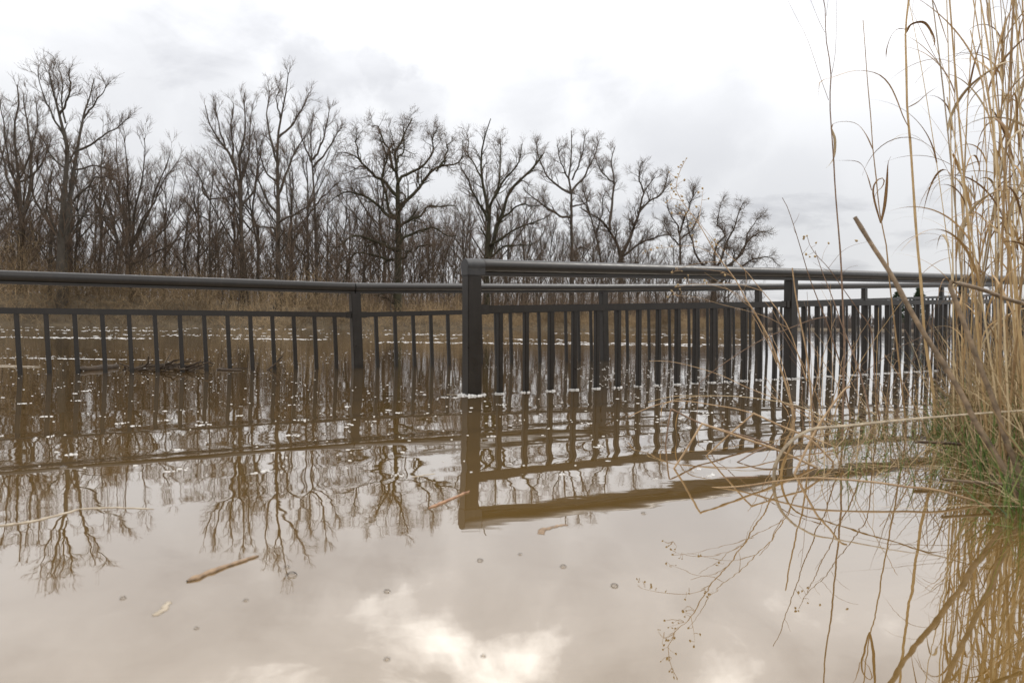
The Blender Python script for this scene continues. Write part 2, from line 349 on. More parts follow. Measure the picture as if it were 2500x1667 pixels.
def build_railing(name, posts, tops, lean, label, cap_at=None, nb=15, skip_posts=()):
    """posts: (x, y) at the water line; tops: height of the handrail's top there; lean: tilt of the uprights against the run"""
    root = empty(name, (posts[0][0], posts[0][1], -.42)); tag(root, label, 'railing', 'railings of the flooded ramp')
    org = np.array(root.location)
    P3 = [np.array([p[0], p[1], 0.]) for p in posts]
    for i, (p, zt) in enumerate(zip(P3, tops)):
        dr = (P3[min(i+1, len(P3)-1)]-P3[max(i-1, 0)]); dr = dr/np.linalg.norm(dr); nr = np.array([-dr[1], dr[0], 0])
        up = nrm(Zv-lean*dr)
        if i in skip_posts: continue
        obj('post', boxes_mesh('post', [(p-org, dr, nr, up, (-PW/2, PW/2), (-PD/2, PD/2), (-.42, zt-.088*K))], .003), M_metal, root)
    for i in range(len(P3)-1):
        a, b = P3[i], P3[i+1]; za, zb = tops[i], tops[i+1]
        Ls = np.linalg.norm(b-a); dr = (b-a)/Ls; nr = np.array([-dr[1], dr[0], 0]); up = nrm(Zv-lean*dr)
        A = a+up*(za-D_T/2)-org; B = b+up*(zb-D_T/2)-org
        ex = nrm(B-A); ez = nrm(np.cross(ex, nr)); ez = ez if ez[2] > 0 else -ez; Lr = np.linalg.norm(B-A)
        # handrail tube, its ends closed
        tb = Tubes(); x0 = .062*K if (cap_at == i) else 0.0
        tb.add(np.stack([A+ex*x0, A+ex*(Lr*.5), A+ex*(Lr-.0015)]), np.full(3, D_T/2), 40)
        hr = obj('handrail', tb.mesh('handrail'), M_metal, root)
        obj('rail_strip', boxes_mesh('rail_strip', [(A, ex, nr, ez, (x0, Lr-.0015), (-.024*K, .024*K), (-D_T/2-.0135*K, -D_T/2+.004*K))], .0015), M_metal, hr)
        # mid rail
        mz = -.245*K
        A2 = a+up*(za+mz)-org; B2 = b+up*(zb+mz)-org; Lm = np.linalg.norm(B2-A2); em = nrm(B2-A2)
        ez2 = nrm(np.cross(em, nr)); ez2 = ez2 if ez2[2] > 0 else -ez2
        g0 = PW/2
        mr_ = obj('mid_rail', boxes_mesh('mid_rail', [(A2, em, nr, ez2, (g0+.01, Lm-g0-.01), (-.02*K, .02*K), (-.041*K, 0))], .002), M_metal, root)
        for x0s, x1s in ((g0-.002, g0+.052*K), (Lm-g0-.04*K, Lm-g0+.002)):
            obj('rail_sleeve', boxes_mesh('rail_sleeve', [(A2, em, nr, ez2, (x0s, x1s), (-.0245*K, .0245*K), (-.0465*K, .0045*K))], .002), M_metal, mr_)
        me = None
        for j in range(nb):
            q = (j+1.02)/(nb+1.1)
            c = a+(b-a)*q; zt = za+(zb-za)*q+mz-.038*K
            if me is None:
                me = boxes_mesh('baluster', [(np.zeros(3), dr, nr, up, (-BW/2, BW/2), (-BW/2, BW/2), (-1.0, 0))], .0025)
                me.materials.append(M_metal)
            o = bpy.data.objects.new('baluster', me); COL.objects.link(o); o.parent = root
            o.location = Vector(c+up*zt-org)
            BAL.append((name, c, dr))
    if cap_at is not None:
        i = cap_at; a, b = P3[i], P3[i+1]; dr = (b-a)/np.linalg.norm(b-a); nr = np.array([-dr[1], dr[0], 0]); up = nrm(Zv-lean*dr)
        A = a+up*(tops[i]-D_T/2)-org; ex = nrm((b+up*tops[i+1])-(a+up*tops[i])); ez = nrm(np.cross(ex, nr)); ez = ez if ez[2] > 0 else -ez
        prof = [(math.cos(th)*(D_T/2+.001), math.sin(th)*(D_T/2+.001)) for th in np.linspace(-.35, math.pi+.35, 30)]
        prof += [(-PD/2-.002, -D_T/2-.012*K), (PD/2+.002, -D_T/2-.012*K)]
        import bmesh
        bm = bmesh.new(); r0 = [bm.verts.new(Vector(A-ex*(PW/2+.004)+nr*x+ez*z)) for x, z in prof]; r1 = [bm.verts.new(Vector(A+ex*.062*K+nr*x+ez*z)) for x, z in prof]
        bm.faces.new(r0[::-1]); bm.faces.new(r1)
        for q in range(len(prof)): bm.faces.new((r0[q], r0[(q+1) % len(prof)], r1[(q+1) % len(prof)], r1[q]))
        bmesh.ops.recalc_face_normals(bm, faces=bm.faces)
        bmesh.ops.bevel(bm, geom=[e for e in bm.edges if e.calc_face_angle(0) > .8], offset=.002, segments=2, affect='EDGES')
        me = bpy.data.meshes.new('end_cap'); bm.to_mesh(me); bm.free()
        cp = obj('end_cap', me, M_cap, root); cp['label'] = 'scuffed lighter grey end cap'
        sm = Tubes(); sm.add(np.stack([A+ex*.066*K, A+ex*.069*K]), np.full(2, D_T/2+.0012), 40)
        obj('rail_seam', sm.mesh('rail_seam'), M_metal, cp)
    return root
BAL = []
def top_at(p, v, u):                 # handrail height over a foot from the pixel its top shows at
    d = ray(u, v); return HC+d[2]*(p[1]/d[1])
p0 = onw(1152, 965); th = math.radians(56.5); dn = np.array([math.sin(th), math.cos(th), 0]); SP = 2.74*K
near_posts = [p0+dn*SP*i for i in range(5)]
zt0 = top_at(near_posts[0], 632, 1152); zt1 = top_at(near_posts[1], 655, 1928)
near_tops = [zt0, zt1]+[zt1+(zt1-zt0)*.92*i for i in range(1, 4)]
build_railing('railing', near_posts, near_tops, .0135, 'nearer dark metal railing with rounded end cap, starting mid-picture behind the reeds', cap_at=0)
q0 = onw(873, 897.8); thf = math.radians(53.25); df = np.array([math.sin(thf), math.cos(thf), 0]); SF = 2.86*K
thl = math.radians(60.25); dl = np.array([math.sin(thl), math.cos(thl), 0]); SL = 2.3*K*16.1/14.1
far_posts = [q0-dl*SL*2, q0-dl*SL]+[q0+df*SF*i for i in range(6)]
zq = [top_at(q0, 690.7, 873), top_at(q0+df*SF, 693.8, 1475), top_at(q0+df*SF*2, 692.5, 1855), top_at(q0+df*SF*3, 691, 2112)]
zl = top_at(q0-dl*SL*14.1/16.1, 661.3, 47.9); sl_ = (zq[0]-zl)*16.1/14.1
far_tops = [zq[0]-2*sl_, zq[0]-sl_]+zq+[zq[3]+(zq[3]-zq[2])*i for i in (1, 2)]
build_railing('railing', far_posts, far_tops, .048, 'farther dark metal railing running from the left edge behind the nearer one')
# ------------------------------------------------------------------ trees
M_bark = mat('dark_bark', (.050, .040, .031), .9, .2, color2=(.090, .073, .057), nscale=2.5, bump=.02, bscale=14)
M_oak = mat('mossy_bark', (.034, .029, .021), .9, .2, color2=(.060, .056, .032), nscale=1.6, bump=.02, bscale=14)
M_pale = mat('grey_bark', (.048, .041, .033), .9, .2, color2=(.082, .071, .058), nscale=2.0, bump=.02, bscale=12)
M_twig = mat('bare_twigs', (.06, .045, .034), .85, .2, tint=((.075, .054, .038), (.125, .090, .064), (.185, .133, .094)))

def interp_line(P, t):
    """P (n,k,3), t (n,) in 0..1 -> points and tangents"""
    n, k, _ = P.shape; x = t*(k-1); i = np.minimum(x.astype(int), k-2); f = (x-i)[:, None]; r = np.arange(n)
    a, b = P[r, i], P[r, i+1]; return a+(b-a)*f, nrm(b-a)
def sprout(r, P, R, count, t0, lmin, lmax, ang, gnarl, up, k, rfac=.6, taper=.25, rmin=.006, tpow=1.0, lfall=.55, rmax=9, lfloor=0.0):
    """grow children on parent polylines. count: array of children per parent"""
    n = len(P); pi = np.repeat(np.arange(n), count)
    if len(pi) == 0: return np.zeros((0, k, 3)), np.zeros((0, k))
    m = len(pi); t = t0+(1-t0)*r.random(m)**tpow
    pos, tan = interp_line(P[pi], t)
    kk = R.shape[1]; x = t*(kk-1); i = np.minimum(x.astype(int), kk-2); f = x-i
    rp = R[pi, i]*(1-f)+R[pi, i+1]*f
    plen = np.linalg.norm(np.diff(P, axis=1), axis=2).sum(1)[pi]
    ln = np.clip(plen, lfloor, 7.0)*r.uniform(lmin, lmax, m)*(1-lfall*t)
    rv = nrm(r.normal(size=(m, 3))); ax = nrm(np.cross(tan, rv))
    a = np.radians(r.normal(ang, ang*.22, m))[:, None]
    d = tan*np.cos(a)+ax*np.sin(a); d[:, 2] += up*.6; d = nrm(d)
    Q = np.empty((m, k, 3)); Q[:, 0] = pos; st = (ln/(k-1))[:, None]
    for j in range(1, k):
        Q[:, j] = Q[:, j-1]+d*st
        d = d+gnarl*r.normal(size=(m, 3)); d[:, 2] += up*.25; d = nrm(d)
    r0 = np.clip(rp*rfac, rmin, rmax); prof = np.linspace(1, taper, k)[None]
    return Q, np.maximum(r0[:, None]*prof, rmin*.6)
def counts(r, P, per_m, lo=1, hi=40):
    ln = np.linalg.norm(np.diff(P, axis=1), axis=2).sum(1)
    return np.clip((ln*per_m+r.random(len(P))).astype(int), lo, hi)

def tree_from_limbs(name, label, limbs, Zt, seed, bark, style, group=None):
    """limbs: list of (pixel polyline, base radius px, tip radius px); first is the trunk. Zt = distance ahead"""
    r = np.random.default_rng(seed); s = Zt/FPX; W3 = []
    style = dict(style); style['rs'] = max(1.0, Zt/62); style['fl'] = style.get('fl', 5.0)*max(1.0, Zt/70)
    for li, (px, ra, rb) in enumerate(limbs):
        px = np.array(px, float)
        if li == 0:
            dz = np.zeros(len(px))
        else:
            d = np.r_[0, np.cumsum(np.hypot(*np.diff(px, axis=0).T))]*s
            dz = d*r.uniform(-.55, .55)
        P = np.array([at(u, v, Zt+q) for (u, v), q in zip(px, dz)])
        if li == 0: P[0, 2] = min(P[0, 2], float(bank_h(P[0, 0], Zt-bank_y(P[0, 0])))-.15)
        K_ = 14; P = smooth_line(P, K_)
        if li:
            wv_ = r.normal(size=(K_, 3))*style['wob']; wv_[1:-1] = (wv_[:-2]+wv_[1:-1]*2+wv_[2:])/3; wv_[0] = 0; P += wv_
        R = np.linspace(ra, rb, K_)*s
        if li == 0: R[0] *= 1.35; R[1] *= 1.1
        W3.append((P, R))
    LP = np.stack([p for p, _ in W3]); LR = np.stack([q for _, q in W3])
    base = LP[0, 0].copy(); base[2] = LP[0, 0, 2]
    return make_tree(name, label, LP, LR, r, bark, style, base, group)
def make_tree(name, label, LP, LR, r, bark, st, base, group=None):
    rs = st.get('rs', 1.0)
    A, RA = sprout(r, LP, LR, counts(r, LP, st['n1'], 2, 16), st.get('t1', .25), .18, .5, st['ang'], st['gn'], st['up'], 7, .5, .3, .014*rs, rmax=st.get('rmax', .09), lfall=.6, lfloor=st.get('fl', 5.0))
    B, RB = sprout(r, np.concatenate([A]), RA, counts(r, A, st['n2'], 2, 12), .15, .38, .8, st['ang'], st['gn'], st['up'], 5, .55, .35, .011*rs, lfloor=1.2*rs)
    # shoots straight off the limbs' outer ends
    A2, RA2 = sprout(r, LP, LR, np.full(len(LP), st['n_end']), .45, .10, .24, st['ang']*.8, st['gn'], st['up'], 5, .4, .4, .011*rs, rmax=.05, lfall=.6, lfloor=4.5)
    Cc, RC = sprout(r, np.concatenate([B, A2]), np.concatenate([RB, RA2]), np.full(len(B)+len(A2), st['n3']), .2, .35, .8, st['ang']*.85, st['gn']*.6, st['up'], 4, .6, .5, .0085*rs, lfloor=1.05*rs)
    Dd, RD = sprout(r, Cc, RC, np.full(len(Cc), st['n4']), .2, .35, .8, st['ang']*.85, st['gn']*.5, st['up'], 3, .7, .6, .0060*rs, lfall=.3, lfloor=.8*rs)
    T1 = Tubes(); T1.add(LP, LR, 9); T1.add(A, RA, 5)
    T2 = Tubes(); T2.add(B, RB, 4, r.random(len(B))*.5); T2.add(A2, RA2, 4, r.random(len(A2))*.5)
    T2.add(Cc, RC, 3, r.random(len(Cc)))
    if len(Dd): T2.add(Dd, RD, 3, r.random(len(Dd)))
    root = empty(name, base); tag(root, label, 'tree', group)
    obj('trunk', T1.mesh('trunk', base), bark, root); obj('crown', T2.mesh('crown', base), M_twig, root)
    return root

ST_UP = dict(wob=.05, n1=1.4, n2=2.2, n_end=10, n3=4, n4=2, ang=32, gn=.10, up=.2, t1=.2, fl=4.2)
ST_OAK = dict(wob=.15, n1=1.9, n2=3.0, n_end=10, n3=5, n4=2, ang=48, gn=.26, up=.12, t1=.12)
ST_MID = dict(wob=.08, n1=1.6, n2=2.6, n_end=9, n3=4, n4=2, ang=38, gn=.16, up=.2, t1=.18)
ST_FAN = dict(wob=.05, n1=1.4, n2=2.2, n_end=8, n3=4, n4=2, ang=29, gn=.10, up=.2, t1=.2, fl=4.0)
TG = 'bare trees standing on the far bank'
TREES = [
 ('bare_tree', 'tall bare tree at the left edge with tangled upright limbs', 46.5, ST_UP, M_bark, [
  ([(50,800),(50,628),(52,540),(46,444),(38,368),(34,310),(46,261),(42,207)],7,1.2), ([(52,521),(23,444),(8,387),(-8,330)],4,1), ([(54,521),(77,425),(69,330),(57,226)],4.5,1),
  ([(50,444),(100,406),(126,337)],3,.8), ([(48,480),(20,400),(10,300),(-5,240)],3,.8), ([(46,440),(70,380),(90,300),(88,250)],2.6,.7)]),
 ('bare_tree', 'tallest twin-trunked bare tree with grey bark near the left edge', 45.0, ST_UP, M_pale, [
  ([(147,800),(148,628),(155,502),(161,425),(165,368),(153,314),(144,276),(130,226),(119,172)],11,1.2), ([(158,792),(157,630),(172,483),(180,406),(188,360),(199,314),(209,265),(222,226),(230,192)],10,1.2),
  ([(145,280),(165,242),(172,207),(168,160)],3,.8), ([(180,490),(214,460),(230,437),(268,433)],3,.8), ([(188,368),(230,349),(268,322),(314,288)],3,.7), ([(168,532),(214,525),(291,534)],2.5,.7),
  ([(184,414),(230,406),(283,418)],2.6,.7), ([(160,300),(150,250),(152,200),(140,155)],2.4,.7), ([(205,290),(225,260),(250,225),(262,205)],2.5,.7), ([(155,330),(120,270),(100,215),(92,175)],2.6,.7), ([(165,420),(120,370),(95,320)],2.6,.7)]),
 ('bare_tree', 'slim bare tree leaning left between the two tall left-hand trees', 46.0, ST_UP, M_bark, [
  ([(122,800),(122,628),(126,559),(92,502),(60,420),(40,360)],5,1), ([(110,530),(118,460),(125,400)],2.2,.7), ([(80,470),(90,400),(100,350)],2.2,.7)]),
 ('bare_tree', 'bare tree with limbs fanning out low from a short stem', 49.0, ST_FAN, M_bark, [
  ([(321,800),(321,690),(320,650),(319,628)],6,4), ([(319,640),(283,582),(245,521),(225,470)],3,.8), ([(320,636),(318,559),(314,502),(310,425),(304,340)],3.4,.8), ([(321,610),(337,483),(348,406),(354,335)],3,.8),
  ([(322,600),(364,521),(383,456),(417,380)],3,.8), ([(321,647),(364,628),(402,605),(459,571)],2.8,.8), ([(319,590),(291,483),(287,406),(283,340)],3,.8), ([(322,590),(370,500),(398,440),(436,400)],2.4,.8), ([(322,640),(360,600),(400,560),(440,500)],2.4,.8), ([(319,600),(300,520),(270,440),(262,380)],2.4,.8)]),
 ('bare_tree', 'thin bare tree forking into a wide Y', 52.0, ST_UP, M_bark, [
  ([(513,805),(512,600),(513,491),(520,444),(520,391)],4,.8), ([(513,490),(494,467),(486,433),(452,383)],2.4,.7), ([(513,489),(547,483),(574,479)],2,.6), ([(513,540),(480,520),(450,490)],1.8,.6)]),
 ('bare_tree', 'tall bare tree whose main limb sweeps up to the left', 52.5, ST_UP, M_bark, [
  ([(592,805),(591,674),(589,559),(588,513),(582,444),(566,387),(543,349),(517,322),(501,258)],7,1), ([(587,483),(586,391),(597,314),(595,226)],4,.8), ([(590,502),(620,464),(628,406),(640,340)],3,.8),
  ([(574,406),(566,330),(570,248)],3,.8), ([(590,440),(606,380),(612,300),(618,255)],2.6,.7), ([(550,357),(535,310),(528,255)],2.2,.7), ([(588,520),(560,470),(530,440)],2,.7)]),
 ('bare_tree', 'tall straight bare tree with a pointed crown, highest left of centre', 53.0, ST_UP, M_bark, [
  ([(680,805),(679,682),(679,502),(677,406),(679,330),(689,272),(700,215),(704,178)],8,1), ([(679,525),(651,487),(628,437),(597,398)],3.4,.8), ([(680,544),(727,517),(765,487)],3.2,.8), ([(679,475),(712,391),(735,349),(758,314)],3.6,.8),
  ([(677,398),(658,330),(651,272),(658,222)],3,.8), ([(680,337),(708,310),(739,265),(754,226)],3,.8), ([(677,444),(647,418),(628,368),(620,330)],2.6,.7), ([(678,559),(651,555),(620,544)],2.4,.7), ([(684,290),(676,250),(680,210)],2,.6)]),
 ('bare_tree', 'bare tree with three spreading leaders right of the pointed one', 55.0, ST_UP, M_bark, [
  ([(773,808),(773,686),(769,521),(765,444),(762,398),(758,340),(764,290)],5,.9), ([(762,398),(739,345),(727,299)],2.6,.7), ([(763,391),(788,345),(804,268)],2.8,.7), ([(765,410),(804,360),(834,310)],2.8,.7), ([(768,500),(800,470),(830,440)],2,.6)]),
 ('oak_tree', 'big dark oak with gnarled spreading limbs left of the railing end', 57.0, ST_OAK, M_oak, [
  ([(972,810),(972,691),(972,631),(974,591),(972,532),(971,482),(971,452)],11,5), ([(971,452),(966,406),(976,349),(996,316),(1012,288)],4.6,.9), ([(968,420),(943,372),(933,333),(916,299)],4,.9),
  ([(971,480),(946,449),(916,432),(883,399),(850,376),(820,362)],4.8,.9), ([(972,535),(951,524),(916,498),(876,475),(843,469),(800,498)],4.6,.9), ([(972,518),(1012,472),(1039,432),(1065,419),(1118,399),(1135,346)],5,.9),
  ([(971,447),(999,422),(1032,412),(1052,379),(1062,333),(1072,305)],4,.9), ([(973,556),(1016,532),(1052,508),(1118,508)],4,.9), ([(974,600),(1012,568),(1052,561),(1112,575)],4,.9), ([(972,605),(913,588),(866,575),(820,608)],4,.9),
  ([(972,637),(916,628),(876,618),(850,650),(835,700)],3.6,1.2), ([(973,634),(1012,608),(1045,600)],3,.9), ([(972,536),(943,482),(939,432),(938,366),(935,326)],4.2,.9), ([(883,399),(870,350),(872,310)],2.4,.8), ([(1065,419),(1090,370),(1105,330)],2.6,.8), ([(966,410),(985,360),(975,300)],2.6,.8)]),
 ('bare_tree', 'many-stemmed bare tree with a thick broken limb behind the railing end', 66.0, ST_MID, M_oak, [
  ([(1190,812),(1188,628),(1195,532),(1181,465),(1175,416),(1175,379),(1181,343),(1198,290)],9,1), ([(1190,640),(1221,532),(1241,475),(1278,432),(1326,379)],5.5,2.2), ([(1190,540),(1158,472),(1138,432),(1122,399)],3.4,.9),
  ([(1195,510),(1218,459),(1221,399),(1221,333)],3.6,.9), ([(1215,550),(1258,505),(1317,505)],3.2,.9), ([(1192,600),(1264,558),(1344,525)],3,.9), ([(1196,505),(1231,439),(1264,399),(1274,349)],3.2,.9), ([(1190,640),(1224,605),(1264,601),(1311,595)],3.2,.9), ([(1178,440),(1150,380),(1140,330)],2.4,.8)]),
 ('bare_tree', 'straight bare tree forking high, right of the broken-limbed tree', 80.0, ST_MID, M_bark, [
  ([(1397,815),(1397,635),(1395,554),(1395,470),(1388,433),(1395,385),(1395,320)],6,1), ([(1395,473),(1361,453),(1334,426),(1318,392),(1310,345)],3,.8), ([(1395,470),(1422,433),(1446,392),(1462,342)],3,.8),
  ([(1395,532),(1361,524),(1318,493),(1274,460)],3.2,.8), ([(1396,503),(1426,497),(1440,470)],2.4,.7), ([(1397,615),(1419,605),(1438,608)],2.6,.9), ([(1391,440),(1370,400),(1360,350)],2.2,.7), ([(1397,440),(1420,380),(1428,330)],2.2,.7)]),
 ('bare_tree', 'bare tree with two big crooked limbs forming a wide V', 94.0, ST_MID, M_bark, [
  ([(1515,815),(1516,650),(1520,612)],8,5.5), ([(1518,640),(1503,588),(1483,554),(1453,530),(1416,507)],4.4,.9), ([(1490,562),(1493,507),(1500,453),(1493,385),(1503,358)],3.8,.9), ([(1520,620),(1547,554),(1564,507),(1571,470),(1598,430)],4.4,.9),
  ([(1558,522),(1588,490),(1618,470),(1632,420)],3,.8), ([(1522,625),(1561,595),(1605,580),(1649,578)],3.2,.9), ([(1500,450),(1470,420),(1455,390)],2.2,.7), ([(1571,470),(1560,430),(1568,395)],2.2,.7)]),
 ('bare_tree', 'slender stem leaning left in front of the V-shaped tree', 90.0, ST_MID, M_bark, [
  ([(1472,815),(1466,635),(1449,554),(1432,493),(1419,439)],4,.9), ([(1455,575),(1470,520),(1474,470)],2,.6), ([(1440,520),(1415,480),(1395,470)],2,.6)]),
 ('bare_tree', 'small upright bare tree between the V-shaped tree and the last one', 104.0, ST_MID, M_bark, [
  ([(1661,815),(1661,645),(1659,571),(1650,540),(1632,520),(1628,480)],5,.8), ([(1659,571),(1680,510),(1694,462)],2.6,.7), ([(1660,600),(1632,570),(1615,540)],2.2,.7), ([(1660,585),(1690,560),(1705,530)],2.2,.7)]),
 ('bare_tree', 'last bare tree on the right, low and spreading with drooping outer boughs', 108.0, ST_OAK, M_bark, [
  ([(1745,815),(1742,690),(1742,650)],7,5), ([(1742,662),(1747,605),(1770,574),(1754,547),(1757,500)],3.6,.8), ([(1742,668),(1777,588),(1798,537),(1818,490)],3.6,.8), ([(1743,690),(1791,642),(1825,591),(1858,564),(1888,570)],3.4,.8),
  ([(1743,700),(1790,668),(1821,645),(1850,630),(1880,628),(1906,648)],3.2,.8), ([(1742,668),(1703,630),(1689,588),(1679,547),(1669,510)],3.2,.8), ([(1742,670),(1808,622),(1825,574),(1852,530)],3.2,.8), ([(1742,690),(1700,660),(1670,650)],2.4,.8)]),
]
for i, (nm, lb, Zt, st, bk, limbs) in enumerate(TREES):
    tree_from_limbs(nm, lb, limbs, Zt, 100+i, bk, st, TG)

# the wood behind: a few kinds of slim tree, each copied as a whole
def proto_tree(name, label, seed, H, nl, st, group, bark, rad=.13, lean=.03):
    r = np.random.default_rng(seed); k = 14
    tr = np.zeros((k, 3)); tr[:, 2] = np.linspace(0, H, k); tr[1:, :2] = np.cumsum(r.normal(size=(k-1, 2))*H*.008+r.normal(size=2)*lean*.3, 0)
    LP = [tr]; LR = [np.linspace(rad, .02, k)]
    for j in range(nl):
        t = .28+.66*(j+r.random())/nl; p, d = interp_line(tr[None], np.array([t])); p = p[0]
        az = r.uniform(0, 6.28); el = math.radians(r.uniform(38, 68)); ln = H*(1-t)*r.uniform(.55, .95)+.8
        d = np.array([math.cos(az)*math.cos(el), math.sin(az)*math.cos(el), math.sin(el)]); q = [p]; s = ln/(k-1)
        for _ in range(k-1):
            q.append(q[-1]+d*s); d = nrm(d+r.normal(size=3)*st['gn']*.35+np.array([0, 0, .04]))
        LP.append(np.array(q)); LR.append(np.linspace(rad*(1-t)*.7+.015, .012, k))
    return make_tree(name, label, np.stack(LP), np.stack(LR), r, bark, st, np.zeros(3), group)
ST_F = dict(fl=1.6, wob=.05, n1=1.0, n2=1.4, n_end=4, n3=3, n4=2, ang=32, gn=.11, up=.2, t1=.2)
ST_S = dict(fl=0.0, wob=.05, n1=1.1, n2=1.2, n_end=3, n3=3, n4=1, ang=34, gn=.14, up=.2, t1=.2)
FG = 'slim bare trees of the wood behind'; SG = 'saplings in the undergrowth'
FL = 'slim bare tree among the many in the wood behind the front row'; SLB = 'thin bare sapling in the undergrowth of the far wood'
protos = [proto_tree('forest_tree', FL, 300+i, H, nl, ST_F, FG, bk, rad) for i, (H, nl, bk, rad) in enumerate(
    ((11.5, 7, M_bark, .12), (13, 8, M_pale, .15), (10, 7, M_bark, .10), (12, 6, M_bark, .14), (9.5, 8, M_pale, .09), (14, 8, M_bark, .16)))]
saps = [proto_tree('sapling', SLB, 340+i, H, nl, ST_S, SG, M_bark, rad, .06) for i, (H, nl, rad) in enumerate(((5.5, 5, .035), (6.8, 5, .045), (4.6, 6, .03)))]
def copy_tree(o, loc, rz, sc_):
    c = o.copy(); COL.objects.link(c); c.location = loc; c.rotation_euler = (0, 0, rz); c.scale = sc_
    for ch in list(o.children):
        d = ch.copy(); COL.objects.link(d); d.parent = c
    return c
def place(protos, n, seed, t_lo, t_hi, s_lo, s_hi, u_lo=-260, u_hi=1890):
    r = np.random.default_rng(seed); first = set()
    for i in range(n):
        u = u_lo+(u_hi-u_lo)*(i+r.random())/n
        X = None
        t_ = t_lo+(t_hi-t_lo)*r.random()
        # walk the ray of that column out to the bank line plus t_
        d = ray(u, 800); yy = 45.0
        for _ in range(12): yy = .5*yy+.5*(float(bank_y(d[0]/d[1]*yy))+t_)
        x = d[0]/d[1]*yy
        z = float(bank_h(np.array(x), np.array(yy-bank_y(x))))-.1
        hs = np.interp(u, [-200, 250, 420, 500, 850, 1300, 1500, 1700, 1900], [1.2, 1.08, .85, .95, 1.18, 1.28, 1.28, 1.15, 1.0])
        s = r.uniform(s_lo, s_hi)*hs; k = r.integers(len(protos)); p = protos[k]
        S = (s*r.uniform(.85, 1.1), s*r.uniform(.85, 1.1), s)
        if k not in first:
            first.add(k); p.location = (x, yy, z); p.rotation_euler = (0, 0, r.uniform(0, 6.28)); p.scale = S
        else: copy_tree(p, (x, yy, z), r.uniform(0, 6.28), S)
place(protos, 160, 51, 5, 55, .62, 1.05)
place(saps, 120, 52, 1.5, 12, .7, 1.15)

# undergrowth: a mass of brush along the bank, and a thicket of fine stems inside the wood
def brush(n, seed, t_lo, t_hi, hfun, lmin, lmax, rad, up, gn, k=4, x0=-75, x1=52, tpow=1.0):
    r = np.random.default_rng(seed)
    x = x0+(x1-x0)*r.random(n); t = t_lo+(t_hi-t_lo)*r.random(n)**tpow
    clump = .6+.4*fbm(x*.9, t*.9, seed+1, 3)
    h = hfun(x)*np.clip(.5+(clump-.5)*1.7, .18, 1.5)
    y = bank_y(x)+t+.35*fbm(x*.35, x*0, 12, 3)
    z = bank_h(x, t)-.05+h*r.random(n)**1.2*.85
    ln = r.uniform(lmin, lmax, n)*np.clip(h, .5, 3)**.5
    az = r.uniform(0, 6.28, n); el = np.radians(r.normal(up, 22, n))
    d = np.stack([np.cos(az)*np.cos(el), np.sin(az)*np.cos(el), np.sin(el)], 1)
    P = np.empty((n, k, 3)); P[:, 0] = np.stack([x, y, z], 1)
    for j in range(1, k):
        P[:, j] = P[:, j-1]+d*(ln/(k-1))[:, None]; d = d+gn*r.normal(size=(n, 3)); d[:, 2] -= .22; d = nrm(d)
    P[:, :, 2] = np.maximum(P[:, :, 2], .02)
    R = rad*r.uniform(.6, 1.4, n)[:, None]*np.linspace(1, .4, k)[None]
    return P, R, np.clip(.42+.5*fbm(x*.45, t*.5, seed+2, 3)+.2*r.normal(size=n), 0, 1)
ub = Tubes(); bh = lambda x: np.interp(x, [-80, -40, -30, -20, -10, 0, 20, 50], [3.9, 3.9, 3.2, 2.5, 2.0, 1.7, 1.6, 1.6])
P, R, T_ = brush(40000, 61, -.4, 5.5, bh, .5, 1.3, .0095, 50, .35, 4, tpow=1.3); ub.add(P, R, 3, T_)
M_brush = mat('dry_brush', (.1, .08, .05), .9, .2, tint=((.125, .088, .050), (.24, .172, .098), (.36, .262, .15), (.45, .33, .19)))
o = obj('undergrowth', ub.mesh('undergrowth'), M_brush); struct(o, 'tangled dry tan brush along the far water line', 'brush', 'stuff')
tk = Tubes(); th_ = lambda x: np.interp(x, [-80, -30, -10, 10, 50], [5.2, 4.8, 4.4, 4.4, 4.4])
P, R, T_ = brush(34000, 71, 3, 30, th_, .9, 2.4, .010, 66, .16, 4, tpow=1.0); tk.add(P, R, 3, T_)
M_thick = mat('thicket_stems', (.07, .055, .04), .9, .2, tint=((.11, .078, .053), (.175, .123, .083), (.24, .17, .115)))
r_ = np.random.default_rng(75); n = 7000                       # the deep wood, stem behind stem
x = r_.uniform(-120, 62, n); t_ = r_.uniform(28, 110, n); y = bank_y(x)+t_; h = r_.uniform(3.5, 8.0, n)
P = np.stack([np.stack([x+r_.normal(size=n)*.35*q, y, 1.0+h*q], 1) for q in (0, .33, .66, 1.0)], 1)
tk.add(P, np.stack([h*.007, h*.006, h*.0045, h*.0012], 1)*r_.uniform(.5, 1.5, n)[:, None], 3, r_.random(n)*.6)
o = obj('thicket', tk.mesh('thicket'), M_thick); struct(o, 'fine brown stems filling the wood between trunks', 'thicket', 'stuff')

# far shore on the right: a low strip of distant woods and two pines
r_ = np.random.default_rng(81); n = 5200
x = r_.uniform(62, 620, n); y = bank_y(x)+r_.uniform(2, 60, n); h = r_.uniform(5.0, 9.5, n)*(1+.18*fbm(x*.05, x*0, 82, 3))
P = np.stack([np.stack([x+r_.normal(size=n)*.7*q, y+0*x, 1.0+h*q*.9+.0*x], 1) for q in (0, .35, .7, 1.0)], 1)
R = np.stack([h*.012, h*.03, h*.035, h*.008], 1)*r_.uniform(.6, 1.3, n)[:, None]
fw = Tubes(); fw.add(P, R, 4, r_.random(n))
M_fw = mat('distant_bare_woods', (.1, .09, .08), 1, .1, tint=((.085, .068, .058), (.135, .112, .098), (.175, .15, .135)))
o = obj('distant_woods', fw.mesh('distant_woods'), M_fw); struct(o, 'low brown strip of distant bare woods on the horizon', 'woods', 'stuff')

